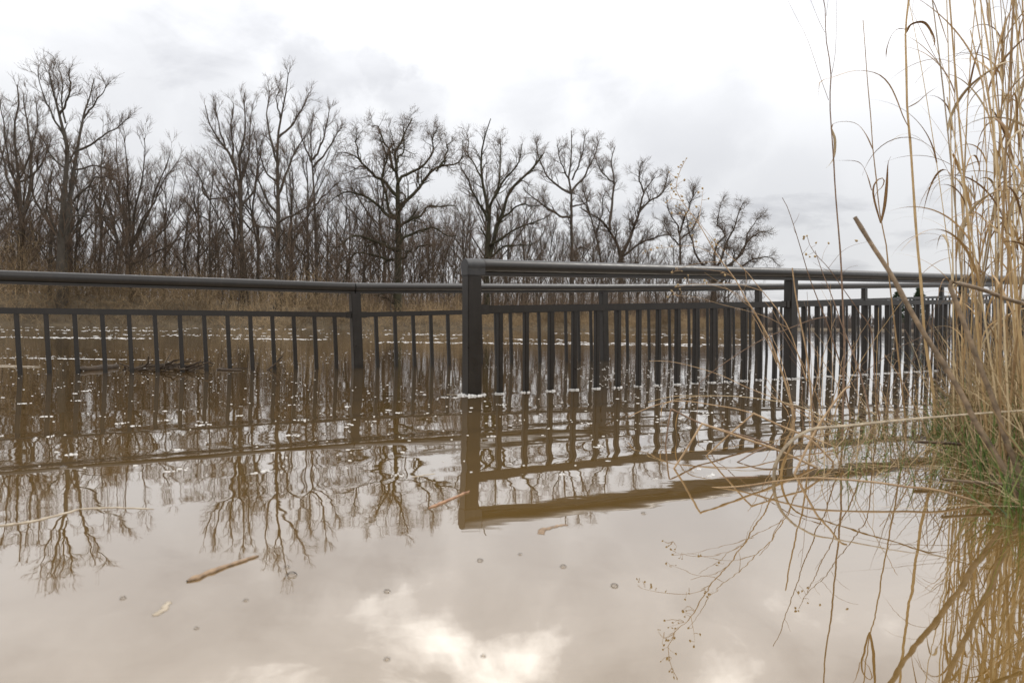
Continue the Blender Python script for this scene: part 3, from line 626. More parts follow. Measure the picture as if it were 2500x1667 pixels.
M_needle = mat('pine_needles', (.02, .035, .016), .8, .3, tint=((.014, .026, .012), (.024, .042, .018), (.035, .055, .024)))
def pine(u, vtop, Y, seed, label):
    r = np.random.default_rng(seed); b = at(u, 800, Y); b[2] = .8; top = at(u, vtop, Y); H = top[2]-b[2]; w = H*.27
    root = empty('pine_tree', b); tag(root, label, 'tree', 'distant pines')
    T1 = Tubes(); T1.add(np.array([[0, 0, 0], [0.1, 0, H*.5], [0, 0, H*.98]]), np.array([H*.022, H*.014, .03]), 8)
    obj('trunk', T1.mesh('trunk'), M_bark, root)
    n = 900; q = r.random(n)**.8; zz = H*(.22+.78*q); rad = w*(1-q)**.75+.25; az = r.uniform(0, 6.28, n); rr = rad*r.random(n)**.5
    c = np.stack([rr*np.cos(az), rr*np.sin(az), zz-.12*rr], 1)
    d = nrm(np.stack([np.cos(az), np.sin(az), .25+0*az], 1)+r.normal(size=(n, 3))*.35); ln = r.uniform(.5, 1.2, n)*H*.06
    P = np.stack([c-d*ln[:, None]*.5, c, c+d*ln[:, None]*.6], 1); R = (r.uniform(.5, 1.1, n)*H*.016)[:, None]*np.array([.5, 1, .2])
    T2 = Tubes(); T2.add(P, R, 4, r.random(n)); obj('crown', T2.mesh('crown'), M_needle, root)
pine(2188, 712, 250, 1, 'smaller of two dark green pines far off behind the railing')
pine(2242, 700, 240, 2, 'larger dark green pine far off behind the railing')
copy_tree(protos[1], (*at(2420, 800, 150)[:2], .3), 1.0, (1.1, 1.1, 1.0))
bpy.context.view_layer.update()
# ------------------------------------------------------------------ near plants
STRAW = ((.17, .11, .05), (.30, .20, .09), (.42, .30, .15), (.52, .40, .23))
M_straw = mat('dry_straw', (.4, .28, .13), .55, .35, tint=STRAW)
def straw_mat(name, c1, c2, sc_=30):
    return mat(name, c1, .6, .35, color2=c2, nscale=sc_)
M_reed = [straw_mat('reed_gold', (.38, .25, .11), (.54, .38, .19)), straw_mat('reed_pale', (.48, .36, .20), (.62, .49, .30)),
          straw_mat('reed_brown', (.22, .135, .06), (.38, .25, .12)), straw_mat('reed_grey', (.22, .16, .09), (.36, .265, .15))]
M_leafs = [straw_mat('leaf_gold', (.34, .205, .08), (.50, .33, .15), 20), straw_mat('leaf_brown', (.15, .08, .03), (.29, .165, .065), 20),
           straw_mat('leaf_pale', (.36, .27, .155), (.50, .39, .24), 20), straw_mat('leaf_weathered', (.20, .155, .10), (.46, .37, .25), 55)]
M_weed = straw_mat('weed_stem', (.135, .082, .052), (.27, .175, .11), 60)
M_weed2 = straw_mat('weed_straw', (.30, .19, .10), (.50, .35, .20), 50)
M_dark = straw_mat('wet_dark_stem', (.045, .03, .02), (.13, .085, .05), 40)
M_thickst = straw_mat('grey_brown_cane', (.10, .072, .048), (.33, .235, .145), 45)
M_seed = mat('seed_heads', (.30, .20, .09), .8, .3, color2=(.52, .40, .22), nscale=80)

def line3(px, Ya, Yb, k):
    """pixel polyline from foot to tip -> 3D, distance easing from Ya at the foot to Yb at the tip"""
    px = np.array(px, float); d = np.r_[0, np.cumsum(np.hypot(*np.diff(px, axis=0).T))]; q = d/d[-1]
    return smooth_line(np.array([at(u, v, Ya+(Yb-Ya)*s) for (u, v), s in zip(px, q)]), k)
def foot_y(u, v): return float(onw(u, v)[1])
def tube_part(name, P, r0, r1, m, root, sides=7, nodes=0):
    k = len(P); R = np.linspace(r0, r1, k)
    if nodes: R = R*(1+.16*(np.arange(k) % nodes == 0))
    T = Tubes(); T.add(P, R, sides); return obj(name, T.mesh(name, np.array(root.location)), m, root)
def leaf_part(P, w, m, root, seed=0, prof=None):
    k = len(P); x = np.linspace(0, 1, k)
    pr = np.clip(np.sin(np.pi*(.12+.88*x)**.75), .08, 1) if prof is None else prof
    r = np.random.default_rng(seed); sd = nrm(np.array([r.normal()*.5, r.normal()*.5, 1.0+abs(r.normal())*.3]))
    T = Tubes(); T.add(P, w/2*pr, 6, flat=.13, side_dir=sd); return obj('leaf', T.mesh('leaf', np.array(root.location)), m, root)

def plant(name, label, cat, main, Ya, Yb, r0, r1, m, group=None, branches=(), leaves=(), k=26, depth_j=.12, seed=1, nodes=0, brm=None, drop=True):
    """main: pixel polyline from foot to tip; branches: (polyline from its root outward, radius); leaves: (polyline, width m, material)"""
    r = np.random.default_rng(seed)
    P = line3(main, Ya, Yb, k)
    if drop and P[0, 2] < .12: P[0, 2] = min(P[0, 2], -.05) if P[0, 0] < shore_x(P[0, 1]) else float(near_h(P[0, 0], P[0, 1]))-.02
    root = empty(name, P[0]); tag(root, label, cat, group)
    tube_part('stem', P, r0, r1, m, root, 7, nodes)
    pxm = np.array(main, float); dm = np.r_[0, np.cumsum(np.hypot(*np.diff(pxm, axis=0).T))]; dm /= dm[-1]
    def y_near(pt):
        i = np.argmin(np.hypot(pxm[:, 0]-pt[0], pxm[:, 1]-pt[1])); return Ya+(Yb-Ya)*dm[i]
    out = []
    for px, rr in branches:
        y0 = y_near(px[0]); B = line3(px, y0, y0+r.uniform(-depth_j, depth_j), 12)
        tube_part('branch', B, rr, rr*.45, brm or m, root, 5); out.append((np.array(px, float), y0))
    for j, (px, w_, lm) in enumerate(leaves):
        y0 = y_near(px[0]); B = line3(px, y0, y0+r.uniform(-depth_j, depth_j)*.5, 22); leaf_part(B, w_, lm, root, seed*31+j)
    return root, P, out

def seeds(root, pts, Y, rad, seed, stems=(), m=None):
    """little dry heads as one joined part, each hung on its own thin stalk"""
    r = np.random.default_rng(seed); T = Tubes(); S = Tubes(); loc = np.array(root.location)
    allp = np.concatenate([np.array(s, float) for s in stems]) if stems else None
    for (u, v) in pts:
        c = at(u, v, Y+r.normal()*.02); d = nrm(r.normal(size=3)+np.array([0, 0, .8])); q = rad*r.uniform(.7, 1.25)
        T.add(np.stack([c-d*q*1.2, c-d*q*.7, c, c+d*q*.7, c+d*q*1.5]), np.array([.15, .75, 1, .7, .12])*q, 6, r.random())
        if allp is not None:
            dd = np.hypot(allp[:, 0]-u, (allp[:, 1]-v)); dd = dd+np.where(allp[:, 1] < v, 30, 0); i = dd.argmin(); a = at(allp[i, 0], allp[i, 1], Y)
            mid = (a+c)/2+r.normal(size=3)*.006; S.add(smooth_line([a, mid, c], 6), np.linspace(.0008, .0005, 6), 4)
    obj('seed_heads', T.mesh('seed_heads', loc), M_seed, root)['kind'] = 'stuff'
    if S.n: obj('stalks', S.mesh('stalks', loc), M_weed2, root)['kind'] = 'stuff'

def densify(pl, k=30):
    pl = np.array(pl, float); d = np.r_[0, np.cumsum(np.hypot(*np.diff(pl, axis=0).T))]; t_ = np.linspace(0, d[-1], k)
    return np.stack([np.interp(t_, d, pl[:, 0]), np.interp(t_, d, pl[:, 1])], 1)

LG, LB, LP_ = M_leafs[:3]
# tall weeds and reeds that stand clear of the clump
plant('weed_stalk', 'tall dark weed stalk with thin forked branches at the top, left of the reeds', 'weed',
  [(2057,1062),(2059,946),(2062,844),(2059,783),(2056,701),(2052,620),(2045,535),(2039,459),(2035,383),(2030,318),(2026,245),(2029,180),(2022,126),(2014,78),(2017,40),(2007,-20)], foot_y(2057,1062), 2.45, .0034, .0015, M_weed,
  branches=[([(2014,80),(1998,48),(1975,-10)],.0009), ([(2031,180),(2040,120),(2043,0),(2044,-30)],.0009), ([(2023,245),(2003,190),(1971,96),(1945,45),(1918,-10)],.0009), ([(2017,40),(2022,0),(2026,-40)],.0008)],
  leaves=[([(2029,312),(2038,340),(2037,380),(2027,400),(2016,411)],.009,LP_)], seed=2, nodes=5)
plant('reed_stalk', 'thick straw reed stalk with a long arched leaf reaching left over the sky', 'reed',
  [(2285,1068),(2279,958),(2267,885),(2258,824),(2252,742),(2248,681),(2240,600),(2235,536),(2230,459),(2225,383),(2220,318),(2215,268),(2213,172),(2211,73),(2219,0),(2222,-40)], foot_y(2285,1068), 2.4, .0046, .003, M_reed[0],
  leaves=[([(2218,310),(2205,285),(2188,240),(2170,205),(2145,182),(2110,173),(2075,175),(2030,190),(2002,200),(1999,235)],.013,LG),
          ([(2212,80),(2225,60),(2255,55),(2275,80),(2282,105),(2270,130)],.012,LB), ([(2213,72),(2190,72),(2175,90),(2165,120),(2163,145)],.011,LB),
          ([(2218,262),(2240,250),(2265,228),(2290,212)],.008,LG)], seed=3, nodes=4)
plant('reed_stalk', 'slim reed with brown ribbon leaves folded over to the left', 'reed',
  [(2215,1060),(2200,930),(2185,800),(2172,690),(2164,600),(2152,543),(2145,497),(2139,432),(2131,363),(2126,287),(2118,200),(2112,115),(2107,50)], foot_y(2215,1060), 2.5, .0028, .0012, M_reed[2],
  leaves=[([(2131,365),(2115,330),(2095,305),(2070,297),(2040,300),(2030,312),(2034,350),(2037,385)],.011,LB), ([(2150,545),(2135,490),(2132,460),(2142,440),(2158,436),(2155,455),(2140,470),(2130,500)],.0065,LB),
          ([(2128,465),(2118,430),(2104,402),(2085,393),(2045,392),(2038,392)],.010,LB), ([(2152,540),(2160,500),(2165,450),(2168,400),(2175,382)],.011,LB)], seed=4, nodes=5)
plant('weed_stalk', 'straight thin weed stalk crossing the railing post, bare of branches', 'weed',
  [(1984,1050),(1982,1010),(1976,918),(1967,849),(1954,784),(1942,715),(1936,668),(1934,654)], foot_y(1984,1050), 2.35, .0034, .0022, M_weed2, seed=5)
plant('weed_stalk', 'dark reddish weed stalk with a few short side twigs, beside the railing post', 'weed',
  [(2078,1020),(2062,942),(2054,897),(2036,840),(2022,795),(1998,735),(1975,674),(1958,617),(1937,548),(1922,505),(1910,483)], foot_y(2078,1020), 2.5, .003, .001, M_weed,
  branches=[([(1937,548),(1945,536),(1952,520)],.0008), ([(1943,570),(1936,555)],.0008), ([(1958,622),(1968,610),(1975,600)],.0008)], seed=6)
root, P, br = plant('seeding_weed', 'branching dry weed with small star seed heads right of the railing post', 'weed',
  [(2150,1040),(2138,960),(2128,811),(2099,764),(2081,737),(2055,700),(2023,654),(2006,637),(1980,605),(1974,585),(1971,578)], foot_y(2150,1040), 2.5, .0026, .0009, M_weed,
  branches=[([(2023,654),(2040,632),(2055,615),(2080,600),(2118,590)],.0008), ([(2006,637),(2012,615),(2022,598)],.0007), ([(1980,605),(1992,598),(1995,590)],.0007), ([(2046,680),(2070,655),(2095,648)],.0007), ([(2030,665),(2000,650),(1985,640)],.0007), ([(1988,615),(1975,622),(1968,622)],.0007)], seed=7)
seeds(root, [(1963,578),(1970,576),(1992,593),(2023,594),(1968,621),(1977,627),(1990,626),(2091,588),(1962,583)], 2.5, .0042, 8)
plant('weed_stalk', 'dark weed stalk leaning left with knotty joints behind the seeding weed', 'weed',
  [(2128,1060),(2118,985),(2096,900),(2070,830),(2054,790),(2040,748),(2022,700),(2008,665),(1996,630),(1990,612)], foot_y(2128,1060), 2.55, .0032, .0011, M_weed, seed=9, branches=[([(2070,830),(2040,800),(2020,770)],.0008), ([(2022,705),(2005,690)],.0008)])
# the big branching weed leaning left across the railing
stemA = [(1942,1042),(1925,958),(1901,884),(1879,828),(1838,754),(1825,737),(1794,680),(1751,623),(1705,545),(1665,491),(1650,462),(1658,422),(1676,387)]
brs = [[(1970,930),(1946,858),(1927,804),(1894,750),(1855,704),(1820,660),(1785,628),(1748,594)], [(1923,800),(1860,769),(1757,742),(1700,725),(1656,723)], [(1823,737),(1790,712),(1751,699),(1700,692),(1660,700)],
       [(1794,680),(1770,665),(1740,660),(1700,655)], [(1751,623),(1720,610),(1690,600),(1640,603),(1600,607),(1572,615)], [(1748,594),(1720,560),(1700,530)], [(1820,660),(1822,690),(1815,712)], [(1785,628),(1760,640),(1720,640),(1660,655),(1640,668)],
       [(1665,491),(1640,485),(1625,495)], [(1705,545),(1712,500),(1717,462)], [(1860,710),(1800,693),(1740,692),(1690,698)], [(1838,754),(1800,725),(1770,700),(1720,665)]]
root, P, br = plant('seeding_weed', 'large branching dry weed with many brown seed heads leaning left across the railings', 'weed', stemA, foot_y(1942,1042), 2.6, .0032, .0009, M_weed2,
  branches=[(b_, .0022 if i == 0 else .0011) for i, b_ in enumerate(brs)], seed=10)
seeds(root, [(1676,387),(1668,395),(1663,403),(1656,408),(1655,425),(1650,433),(1634,421),(1671,440),(1638,451),(1640,460),(1645,468),(1650,475),(1665,480),(1668,490),(1660,500),(1630,490),(1625,495),(1650,503),(1705,470),(1715,460),(1730,485),
  (1690,535),(1686,545),(1693,550),(1684,552),(1745,585),(1738,592),(1748,598),(1752,590),(1740,600),(1640,600),(1605,605),(1590,610),(1575,612),(1570,618),(1615,600),(1640,665),(1650,655),(1665,662),(1672,680),(1680,672),(1720,685),(1725,690),
  (1765,665),(1770,672),(1640,710),(1650,700),(1645,718),(1655,695),(1630,725),(1660,706),(1700,590),(1690,575),(1660,520),(1675,520),(1640,520),(1700,505)], 2.6, .0036, 11, [densify(s) for s in [stemA]+brs])
# broken canes at the right
plant('broken_cane', 'thick grey-brown cane broken off at the top, slanting up left across the reeds', 'cane',
  [(2484,1240),(2466,1170),(2409,1074),(2382,1032),(2351,967),(2298,879),(2256,814),(2225,761),(2175,669),(2130,600),(2087,530)], 1.4, 1.55, .0062, .0045, M_thickst, seed=12, nodes=6)
plant('broken_cane', 'thick cane snapped halfway with its top folded down to the right edge', 'cane',
  [(2500,1190),(2482,1136),(2455,1071),(2432,994),(2397,906),(2371,837),(2340,753),(2317,692),(2330,690),(2400,708),(2450,727),(2520,748)], 1.42, 1.5, .006, .0042, M_thickst, seed=13, k=34)
# bent and fallen stems over the water
FALL = [
 ('bent_stem', 'thin arching straw stem with a brushy tip hanging over the water by the railing', [(2060,1052),(2044,1040),(1976,1010),(1891,972),(1823,945),(1758,915),(1690,894),(1633,882),(1585,881)], None, 3.0, .0017, .001, M_weed2),
 ('bent_stem', 'thin dark stem rising right in a long diagonal before the railing', [(1701,941),(1745,903),(1814,856),(1875,822),(1931,800),(1980,781),(2020,773)], 2.75, 2.6, .0013, .0016, M_weed),
 ('bent_stem', 'long low arching stem, leftmost of the fallen stems', [(2060,1098),(2000,1075),(1908,1040),(1840,1010),(1789,996),(1738,988),(1677,979),(1636,981),(1588,993),(1534,1017)], None, 2.3, .002, .0013, M_weed2),
 ('bent_stem', 'pale flat arching blade above the fallen stems', [(2146,1085),(2010,1017),(1942,989),(1874,976),(1792,967),(1711,966),(1646,967),(1582,981)], 2.15, 2.3, .0018, .001, M_leafs[2]),
 ('bent_stem', 'dark stem snapped at a sharp corner, its short end dropping straight into the water', [(1908,1096),(1840,1071),(1782,1054),(1704,1030),(1641,999),(1638,1000),(1631,1040),(1622,1106)], 2.05, 2.0, .0028, .0022, M_weed),
 ('bent_stem', 'brown stem snapped into an upside-down V, nearest of the fallen stems', [(2003,1146),(1908,1102),(1840,1078),(1772,1054),(1716,1035),(1712,1037),(1677,1095),(1641,1150)], 1.72, 1.68, .0030, .0024, M_weed2),
 ('bent_stem', 'stem snapped into a wide upside-down V behind the nearest one', [(2041,1134),(1976,1071),(1908,1040),(1842,1010),(1838,1011),(1772,1068),(1721,1116)], 1.75, 1.85, .0027, .002, M_weed2),
 ('fallen_stem', 'straight dark stick leaning up right through the folded pale leaf', [(1939,1158),(1986,1061),(2010,1020),(2058,955),(2076,944)], 1.64, 1.75, .0032, .0022, M_weed2),
 ('fallen_stem', 'long thin stem lying just above the water, lowest of the fallen stems', [(2490,1256),(2300,1199),(2214,1188),(2146,1178),(2061,1170),(1976,1166),(1891,1175),(1806,1187),(1704,1191)], 1.36, 1.5, .0026, .0015, M_weed2),
 ('fallen_stem', 'short dark wet stick poking out level from the reed clump', [(2345,1084),(2290,1080),(2233,1078)], 1.75, 1.75, .0042, .0036, M_dark),
 ('fallen_stem', 'grey stem lying level across the green grass at the right edge', [(2520,1186),(2400,1178),(2302,1170)], 1.42, 1.42, .0036, .003, M_thickst),
 ('fallen_stem', 'thin brown stick floating flat just left of the folded pale leaf', [(1670,1176),(1760,1166),(1850,1163)], 1.58, 1.6, .0022, .0014, M_weed),
 ('bent_stem', 'dark stem dipping into the water below the upside-down Vs', [(1900,1085),(1850,1100),(1800,1128)], 1.85, 1.77, .0022, .0016, M_weed),
 ('bent_stem', 'thin straw stem slanting down right among the fallen stems', [(2004,1036),(1940,1000),(1890,968),(1868,940)], 2.5, 2.6, .0018, .001, M_weed2),
]
for i, (nm, lb, px, Ya, Yb, r0, r1, m) in enumerate(FALL):
    Ya = foot_y(*px[0]) if Ya is None else Ya
    plant(nm, lb, 'stem', px, Ya, Yb, r0, r1, m, seed=40+i, k=40, drop=(i not in (7, 8, 9, 10, 11)))
# loose leaf ends hanging from the arches
for i, (px, Y, w_, lb) in enumerate((([(1711,966),(1646,976),(1619,989),(1614,1013),(1615,1054),(1606,1070)], 2.2, .005, 'curled leaf end drooping to the water from the left of the arches'),
                               ([(1740,966),(1690,976),(1660,1000),(1650,1034),(1653,1068)], 2.15, .005, 'curled leaf end drooping to the water right of its twin'))):
    P = line3(px, Y, Y, 22); rt = empty('dry_leaf', P[-1]); tag(rt, lb, 'leaf'); leaf_part(P, w_, M_leafs[0], rt, i)
# the folded pale leaf
rt = empty('folded_leaf', at(1888, 1170, 1.58)); tag(rt, 'broad pale dry leaf folded over, its bent end standing in the water', 'leaf')
leaf_part(line3([(1889,1180),(1889,1166),(1893,1135),(1910,1100),(1942,1068),(1986,1046),(2031,1042),(2112,1034),(2197,1025),(2300,1016),(2400,1008),(2520,1000)], 1.58, 1.5, 40), .0095, M_leafs[3], rt, 5, np.r_[np.linspace(.8, 1, 8), np.linspace(1, .5, 32)])
leaf_part(line3([(1906,1180),(1912,1130),(1935,1090),(1970,1072),(2010,1064),(2078,1045),(2180,1025),(2300,996),(2378,979),(2432,971),(2448,985),(2466,1021)], 1.62, 1.55, 40), .0058, M_leafs[0], rt, 6, np.linspace(1, .5, 40))

# the dense clump of reeds: built one by one
RG = 'dry reeds in the dense clump'
def reed(i, x, y, H, r):
    m = M_reed[r.integers(4)]; z0 = max(float(near_h(x, y)), -.05)-.02
    k = 22; q = np.linspace(0, 1, k); lean = r.normal(size=2)*.06+np.array([-.02, 0]); cur = r.normal(size=2)*.055
    P = np.stack([x+H*(lean[0]*q+cur[0]*q**2.2), y+H*(lean[1]*q+cur[1]*q**2.2), z0+H*q], 1)
    root = empty('reed_stalk', P[0]); tag(root, 'dry golden reed stalk in the dense clump filling the right edge', 'reed', RG)
    r0 = r.uniform(.0014, .0036); tube_part('stem', P, r0, r0*.55, m, root, 7, 4)
    for j in range(r.integers(3, 6)):
        t_ = r.uniform(.3, .95); p, d = interp_line(P[None], np.array([t_])); p, d = p[0], d[0]
        az = r.uniform(0, 6.28); out = np.array([math.cos(az), math.sin(az), 0]); ln = r.uniform(.16, .42); n_ = 20; Q = [p]; dd = nrm(d*.95+out*.25); s = ln/(n_-1)
        curl = r.uniform(.05, .24); tw = r.normal(size=3)*.05
        for a in range(n_-1):
            Q.append(Q[-1]+dd*s); f_ = a/n_
            dd = nrm(dd+out*.05+np.array([0, 0, -curl*(.25+1.2*f_)])+tw+(-out*.10*f_ if curl > .15 else 0))
        leaf_part(np.array(Q), r.uniform(.0035, .0085), M_leafs[r.choice([0, 0, 1, 2])], root, i*17+j)
r = np.random.default_rng(91); cnt = 0
while cnt < 84:
    y = r.uniform(1.42, 2.9); x = shore_x(y)+r.uniform(-.06, 1.0); p = np.array([x, y, .05]); q_ = RM.T@(p-np.array([0, 0, HC])); u = 1250+FPX*q_[0]/-q_[2]
    if not (2170 < u < 2600): continue
    if r.random() > np.interp(u, [2170, 2300, 2400, 2480], [.03, .26, .65, 1.0]): continue
    reed(cnt, x, y, r.uniform(.75, 1.9), r); cnt += 1

# thin dry stems standing and leaning in the shallows left of the clump
r = np.random.default_rng(93)
for i in range(34):
    u = r.uniform(1930, 2290); v = r.uniform(985, 1075)+max(0, u-2150)*.15; c = onw(u, v); H = r.uniform(.16, .62); k = 12; q = np.linspace(0, 1, k); az = r.uniform(0, 6.28) if r.random() < .5 else r.normal(3.0, .5); ln = abs(r.normal(.28, .3))
    P = np.stack([c[0]+H*ln*np.cos(az)*q**1.3, c[1]+H*ln*np.sin(az)*q**1.3, -.03+H*q*(1-.25*ln*q)], 1); P[1:-1] += r.normal(size=(k-2, 3))*.0015
    rt = empty('weed_stalk', P[0]); tag(rt, 'thin dry stem standing in the shallows between railing post and reed clump', 'weed', 'thin dry stems in the shallows')
    m = [M_weed, M_weed2, M_reed[0], M_weed2][r.integers(4)]; r0 = r.uniform(.0009, .0021); tube_part('stem', P, r0, r0*.5, m, rt, 6)
    for j in range(r.integers(0, 3)):
        t_ = r.uniform(.4, .9); p, d = interp_line(P[None], np.array([t_])); a2 = r.uniform(0, 6.28); e_ = p[0]+np.array([math.cos(a2)*.6, math.sin(a2)*.6, .8])*r.uniform(.03, .11)
        tube_part('branch', smooth_line([p[0], (p[0]+e_)/2+r.normal(size=3)*.004, e_], 6), r0*.6, r0*.35, m, rt, 5)

# green and dry grass at the water's edge
def blades(n, seed, lo, hi, wid, xo, el_m, el_s, droop, ylo=1.15, yhi=3.0, k=5):
    r = np.random.default_rng(seed); y = r.uniform(ylo, yhi, n); x = shore_x(y)+xo[0]+(xo[1]-xo[0])*r.random(n)
    z = np.maximum(near_h(x, y), -.02)-.01; ln = r.uniform(lo, hi, n); az = r.uniform(0, 6.28, n); el = np.radians(np.clip(r.normal(el_m, el_s, n), 2, 90))
    d = np.stack([np.cos(az)*np.cos(el), np.sin(az)*np.cos(el), np.sin(el)], 1); P = np.empty((n, k, 3)); P[:, 0] = np.stack([x, y, z], 1)
    for j in range(1, k):
        P[:, j] = P[:, j-1]+d*(ln/(k-1))[:, None]; d = d+r.normal(size=(n, 3))*.12; d[:, 2] -= droop; d = nrm(d)
    P[:, 1:, 2] = np.maximum(P[:, 1:, 2], .004)
    R = (wid*r.uniform(.6, 1.3, n))[:, None]/2*np.array([.8, 1, .85, .6, .12])[None]
    return P, R, r.random(n)
gg = Tubes(); P, R, T_ = blades(1700, 95, .06, .21, .0042, (-.1, .5), 66, 16, .10); gg.add(P, R, 4, T_, flat=.2)
P, R, T_ = blades(170, 97, .04, .12, .003, (-.42, -.1), 66, 16, .08, 1.5, 2.6); gg.add(P, R, 4, T_, flat=.2)
M_green = mat('green_grass', (.06, .12, .02), .5, .4, tint=((.045, .078, .012), (.085, .145, .022), (.14, .21, .04), (.24, .24, .08)))
struct(obj('green_grass', gg.mesh('green_grass'), M_green), 'fresh green grass blades growing at the foot of the reeds', 'grass', 'stuff')
dg = Tubes(); P, R, T_ = blades(5200, 96, .12, .46, .0036, (-.04, .95), 52, 26, .15); dg.add(P, R, 4, T_, flat=.25)
P, R, T_ = blades(420, 98, .10, .30, .0026, (-.45, -.05), 26, 18, .10, 1.6, 2.9); dg.add(P, R, 4, T_, flat=.3)
struct(obj('dry_grass', dg.mesh('dry_grass'), M_straw), 'matted dry straw grass round the foot of the reeds', 'grass', 'stuff')

# ------------------------------------------------------------------ foam, bubbles and driftwood on the water
M_foam = mat('white_foam', (.42, .40, .37), .35, .5, color2=(.66, .64, .61), nscale=60)
class Domes:
    def __init__(s): s.V = []; s.F = []; s.n = 0
    def add(s, C, rx, ry, h, az):
        n = len(C); a = np.arange(7)*2*math.pi/7
        t0 = np.stack([np.cos(a), np.sin(a), 0*a-.15], 1); t1 = np.stack([.68*np.cos(a+.2), .68*np.sin(a+.2), 0*a+.7], 1); T = np.vstack([t0, t1, [[0, 0, 1.0]]])
        ca, sa = np.cos(az), np.sin(az); X = T[None, :, 0]*rx[:, None]; Y = T[None, :, 1]*ry[:, None]
        V = np.stack([X*ca[:, None]-Y*sa[:, None], X*sa[:, None]+Y*ca[:, None], T[None, :, 2]*h[:, None]], -1)+C[:, None, :]
        f = []
        for i in range(7):
            j = (i+1) % 7; f += [(i, j, 7+j), (i, 7+j, 7+i), (7+i, 7+j, 14)]
        f = np.array(f); s.F.append((f[None]+(s.n+np.arange(n)*15)[:, None, None]).reshape(-1, 3)); s.V.append(V.reshape(-1, 3)); s.n += n*15
    def mesh(s, name): return mesh_np(name, np.concatenate(s.V), np.concatenate(s.F))
r = np.random.default_rng(111); fd = Domes()
def flecks(x, y, rx, asp, h, az_j=.3):
    n = len(x); z = waves(x, y); fd.add(np.stack([x, y, z], 1), rx, rx*asp, h, r.normal(size=n)*az_j)
# loose flecks over the sheltered water
n = 2600; y = 1.55+r.random(n)**.8*7.5; x = (r.random(n)-.5)*2*(y*.8+.3); keep = (fbm(x*2.2, y*2.2, 113, 3) > -.25+.5*(r.random(n)-.5)) & (x < shore_x(y)-.1)
x, y = x[keep], y[keep]; n = len(x); flecks(x, y, .0028+.006*r.random(n)**3.2, np.full(n, .55), .0010+.0016*r.random(n))
n = 700; y = 2.3+r.random(n)*3.4; x = .5+r.random(n)*2.6; keep = x < shore_x(y)-.15; x, y = x[keep], y[keep]; n = len(x); flecks(x, y, .003+.007*r.random(n)**2, np.full(n, .7), .001+.0015*r.random(n))
# small ragged rafts of froth, several bubbles together
for _ in range(50):
    y0 = r.uniform(1.5, 3.6); x0 = r.uniform(-.85*y0, .5*y0); k = r.integers(4, 14); sp_ = r.uniform(.003, .010); ax_ = r.normal(.5, .3)
    a_, b_ = r.normal(size=k)*sp_*2.0, r.normal(size=k)*sp_*.8
    flecks(x0+a_*math.cos(ax_)-b_*math.sin(ax_), y0+a_*math.sin(ax_)+b_*math.cos(ax_), .0018+.0045*r.random(k)**2, np.full(k, .8), .001+.0022*r.random(k))
# lines of drifting foam on the river
for y0, w_, n, xa, xb, rs in ((6.15, .05, 700, -4.6, -1.4, .020), (6.35, .22, 240, -4.8, 6, .014), (7.9, .4, 350, -6, 8, .018), (13.2, .55, 1700, -11, 9, .038), (14.6, .35, 1100, -12, 7, .045), (17.5, 1.2, 900, -15, 12, .045), (23, 2.5, 900, -20, 16, .06), (33, 5, 600, -26, 22, .09)):
    x = xa+(xb-xa)*r.random(n); y = y0+w_*r.normal(size=n)*.5+.12*y0*.1*np.sin(x*.7+y0)
    keep = fbm(x*14/y0, y*3/y0, int(y0*10), 4) > .3+.3*r.normal(size=n); x, y = x[keep], y[keep]; n = len(x)
    flecks(x, y, rs*(.25+1.3*r.random(n)**3), .3+.3*r.random(n), rs*.10*(.5+r.random(n)), .1)
struct(obj('foam_flecks', fd.mesh('foam_flecks'), M_foam), 'white flecks and streaks of foam drifting on the brown water', 'foam', 'stuff')
# a collar of froth round each upright of the nearer railing
def collar(c, dr, rad, n, label, seed):
    r = np.random.default_rng(seed); d = Domes(); nr = np.array([-dr[1], dr[0], 0]); a = r.uniform(0, 6.28, n)
    C = np.stack([dr*math.cos(q)*rad*(.85+.75*r.random()**2)+nr*math.sin(q)*rad*(.85+.6*r.random()**2) for q in a]); C[:, 2] = r.uniform(-.001, .004, n)
    s = (.0014+.0052*r.random(n)**2.2)*(rad/.022)**.3; d.add(C, s, s*r.uniform(.8, 1, n), s*r.uniform(.8, 1.2, n), a)
    o = obj('foam_collar', d.mesh('foam_collar'), M_foam, None, c); tag(o, label, 'foam', 'foam collars round the railing uprights')
for i, (nm, c, dr) in enumerate([b_ for b_ in BAL if b_[0] == 'railing'][:30]):
    if np.linalg.norm(c-np.array([*near_posts[0][:2], 0])) < 4.8: collar(c, dr, .018, 64, 'small collar of white froth round the foot of a baluster of the nearer railing', 500+i)
collar(near_posts[0], dn, .046, 230, 'broad collar of white froth round the end post of the nearer railing', 498)
collar(near_posts[1], dn, .046, 150, 'collar of froth round the second post of the nearer railing', 499)
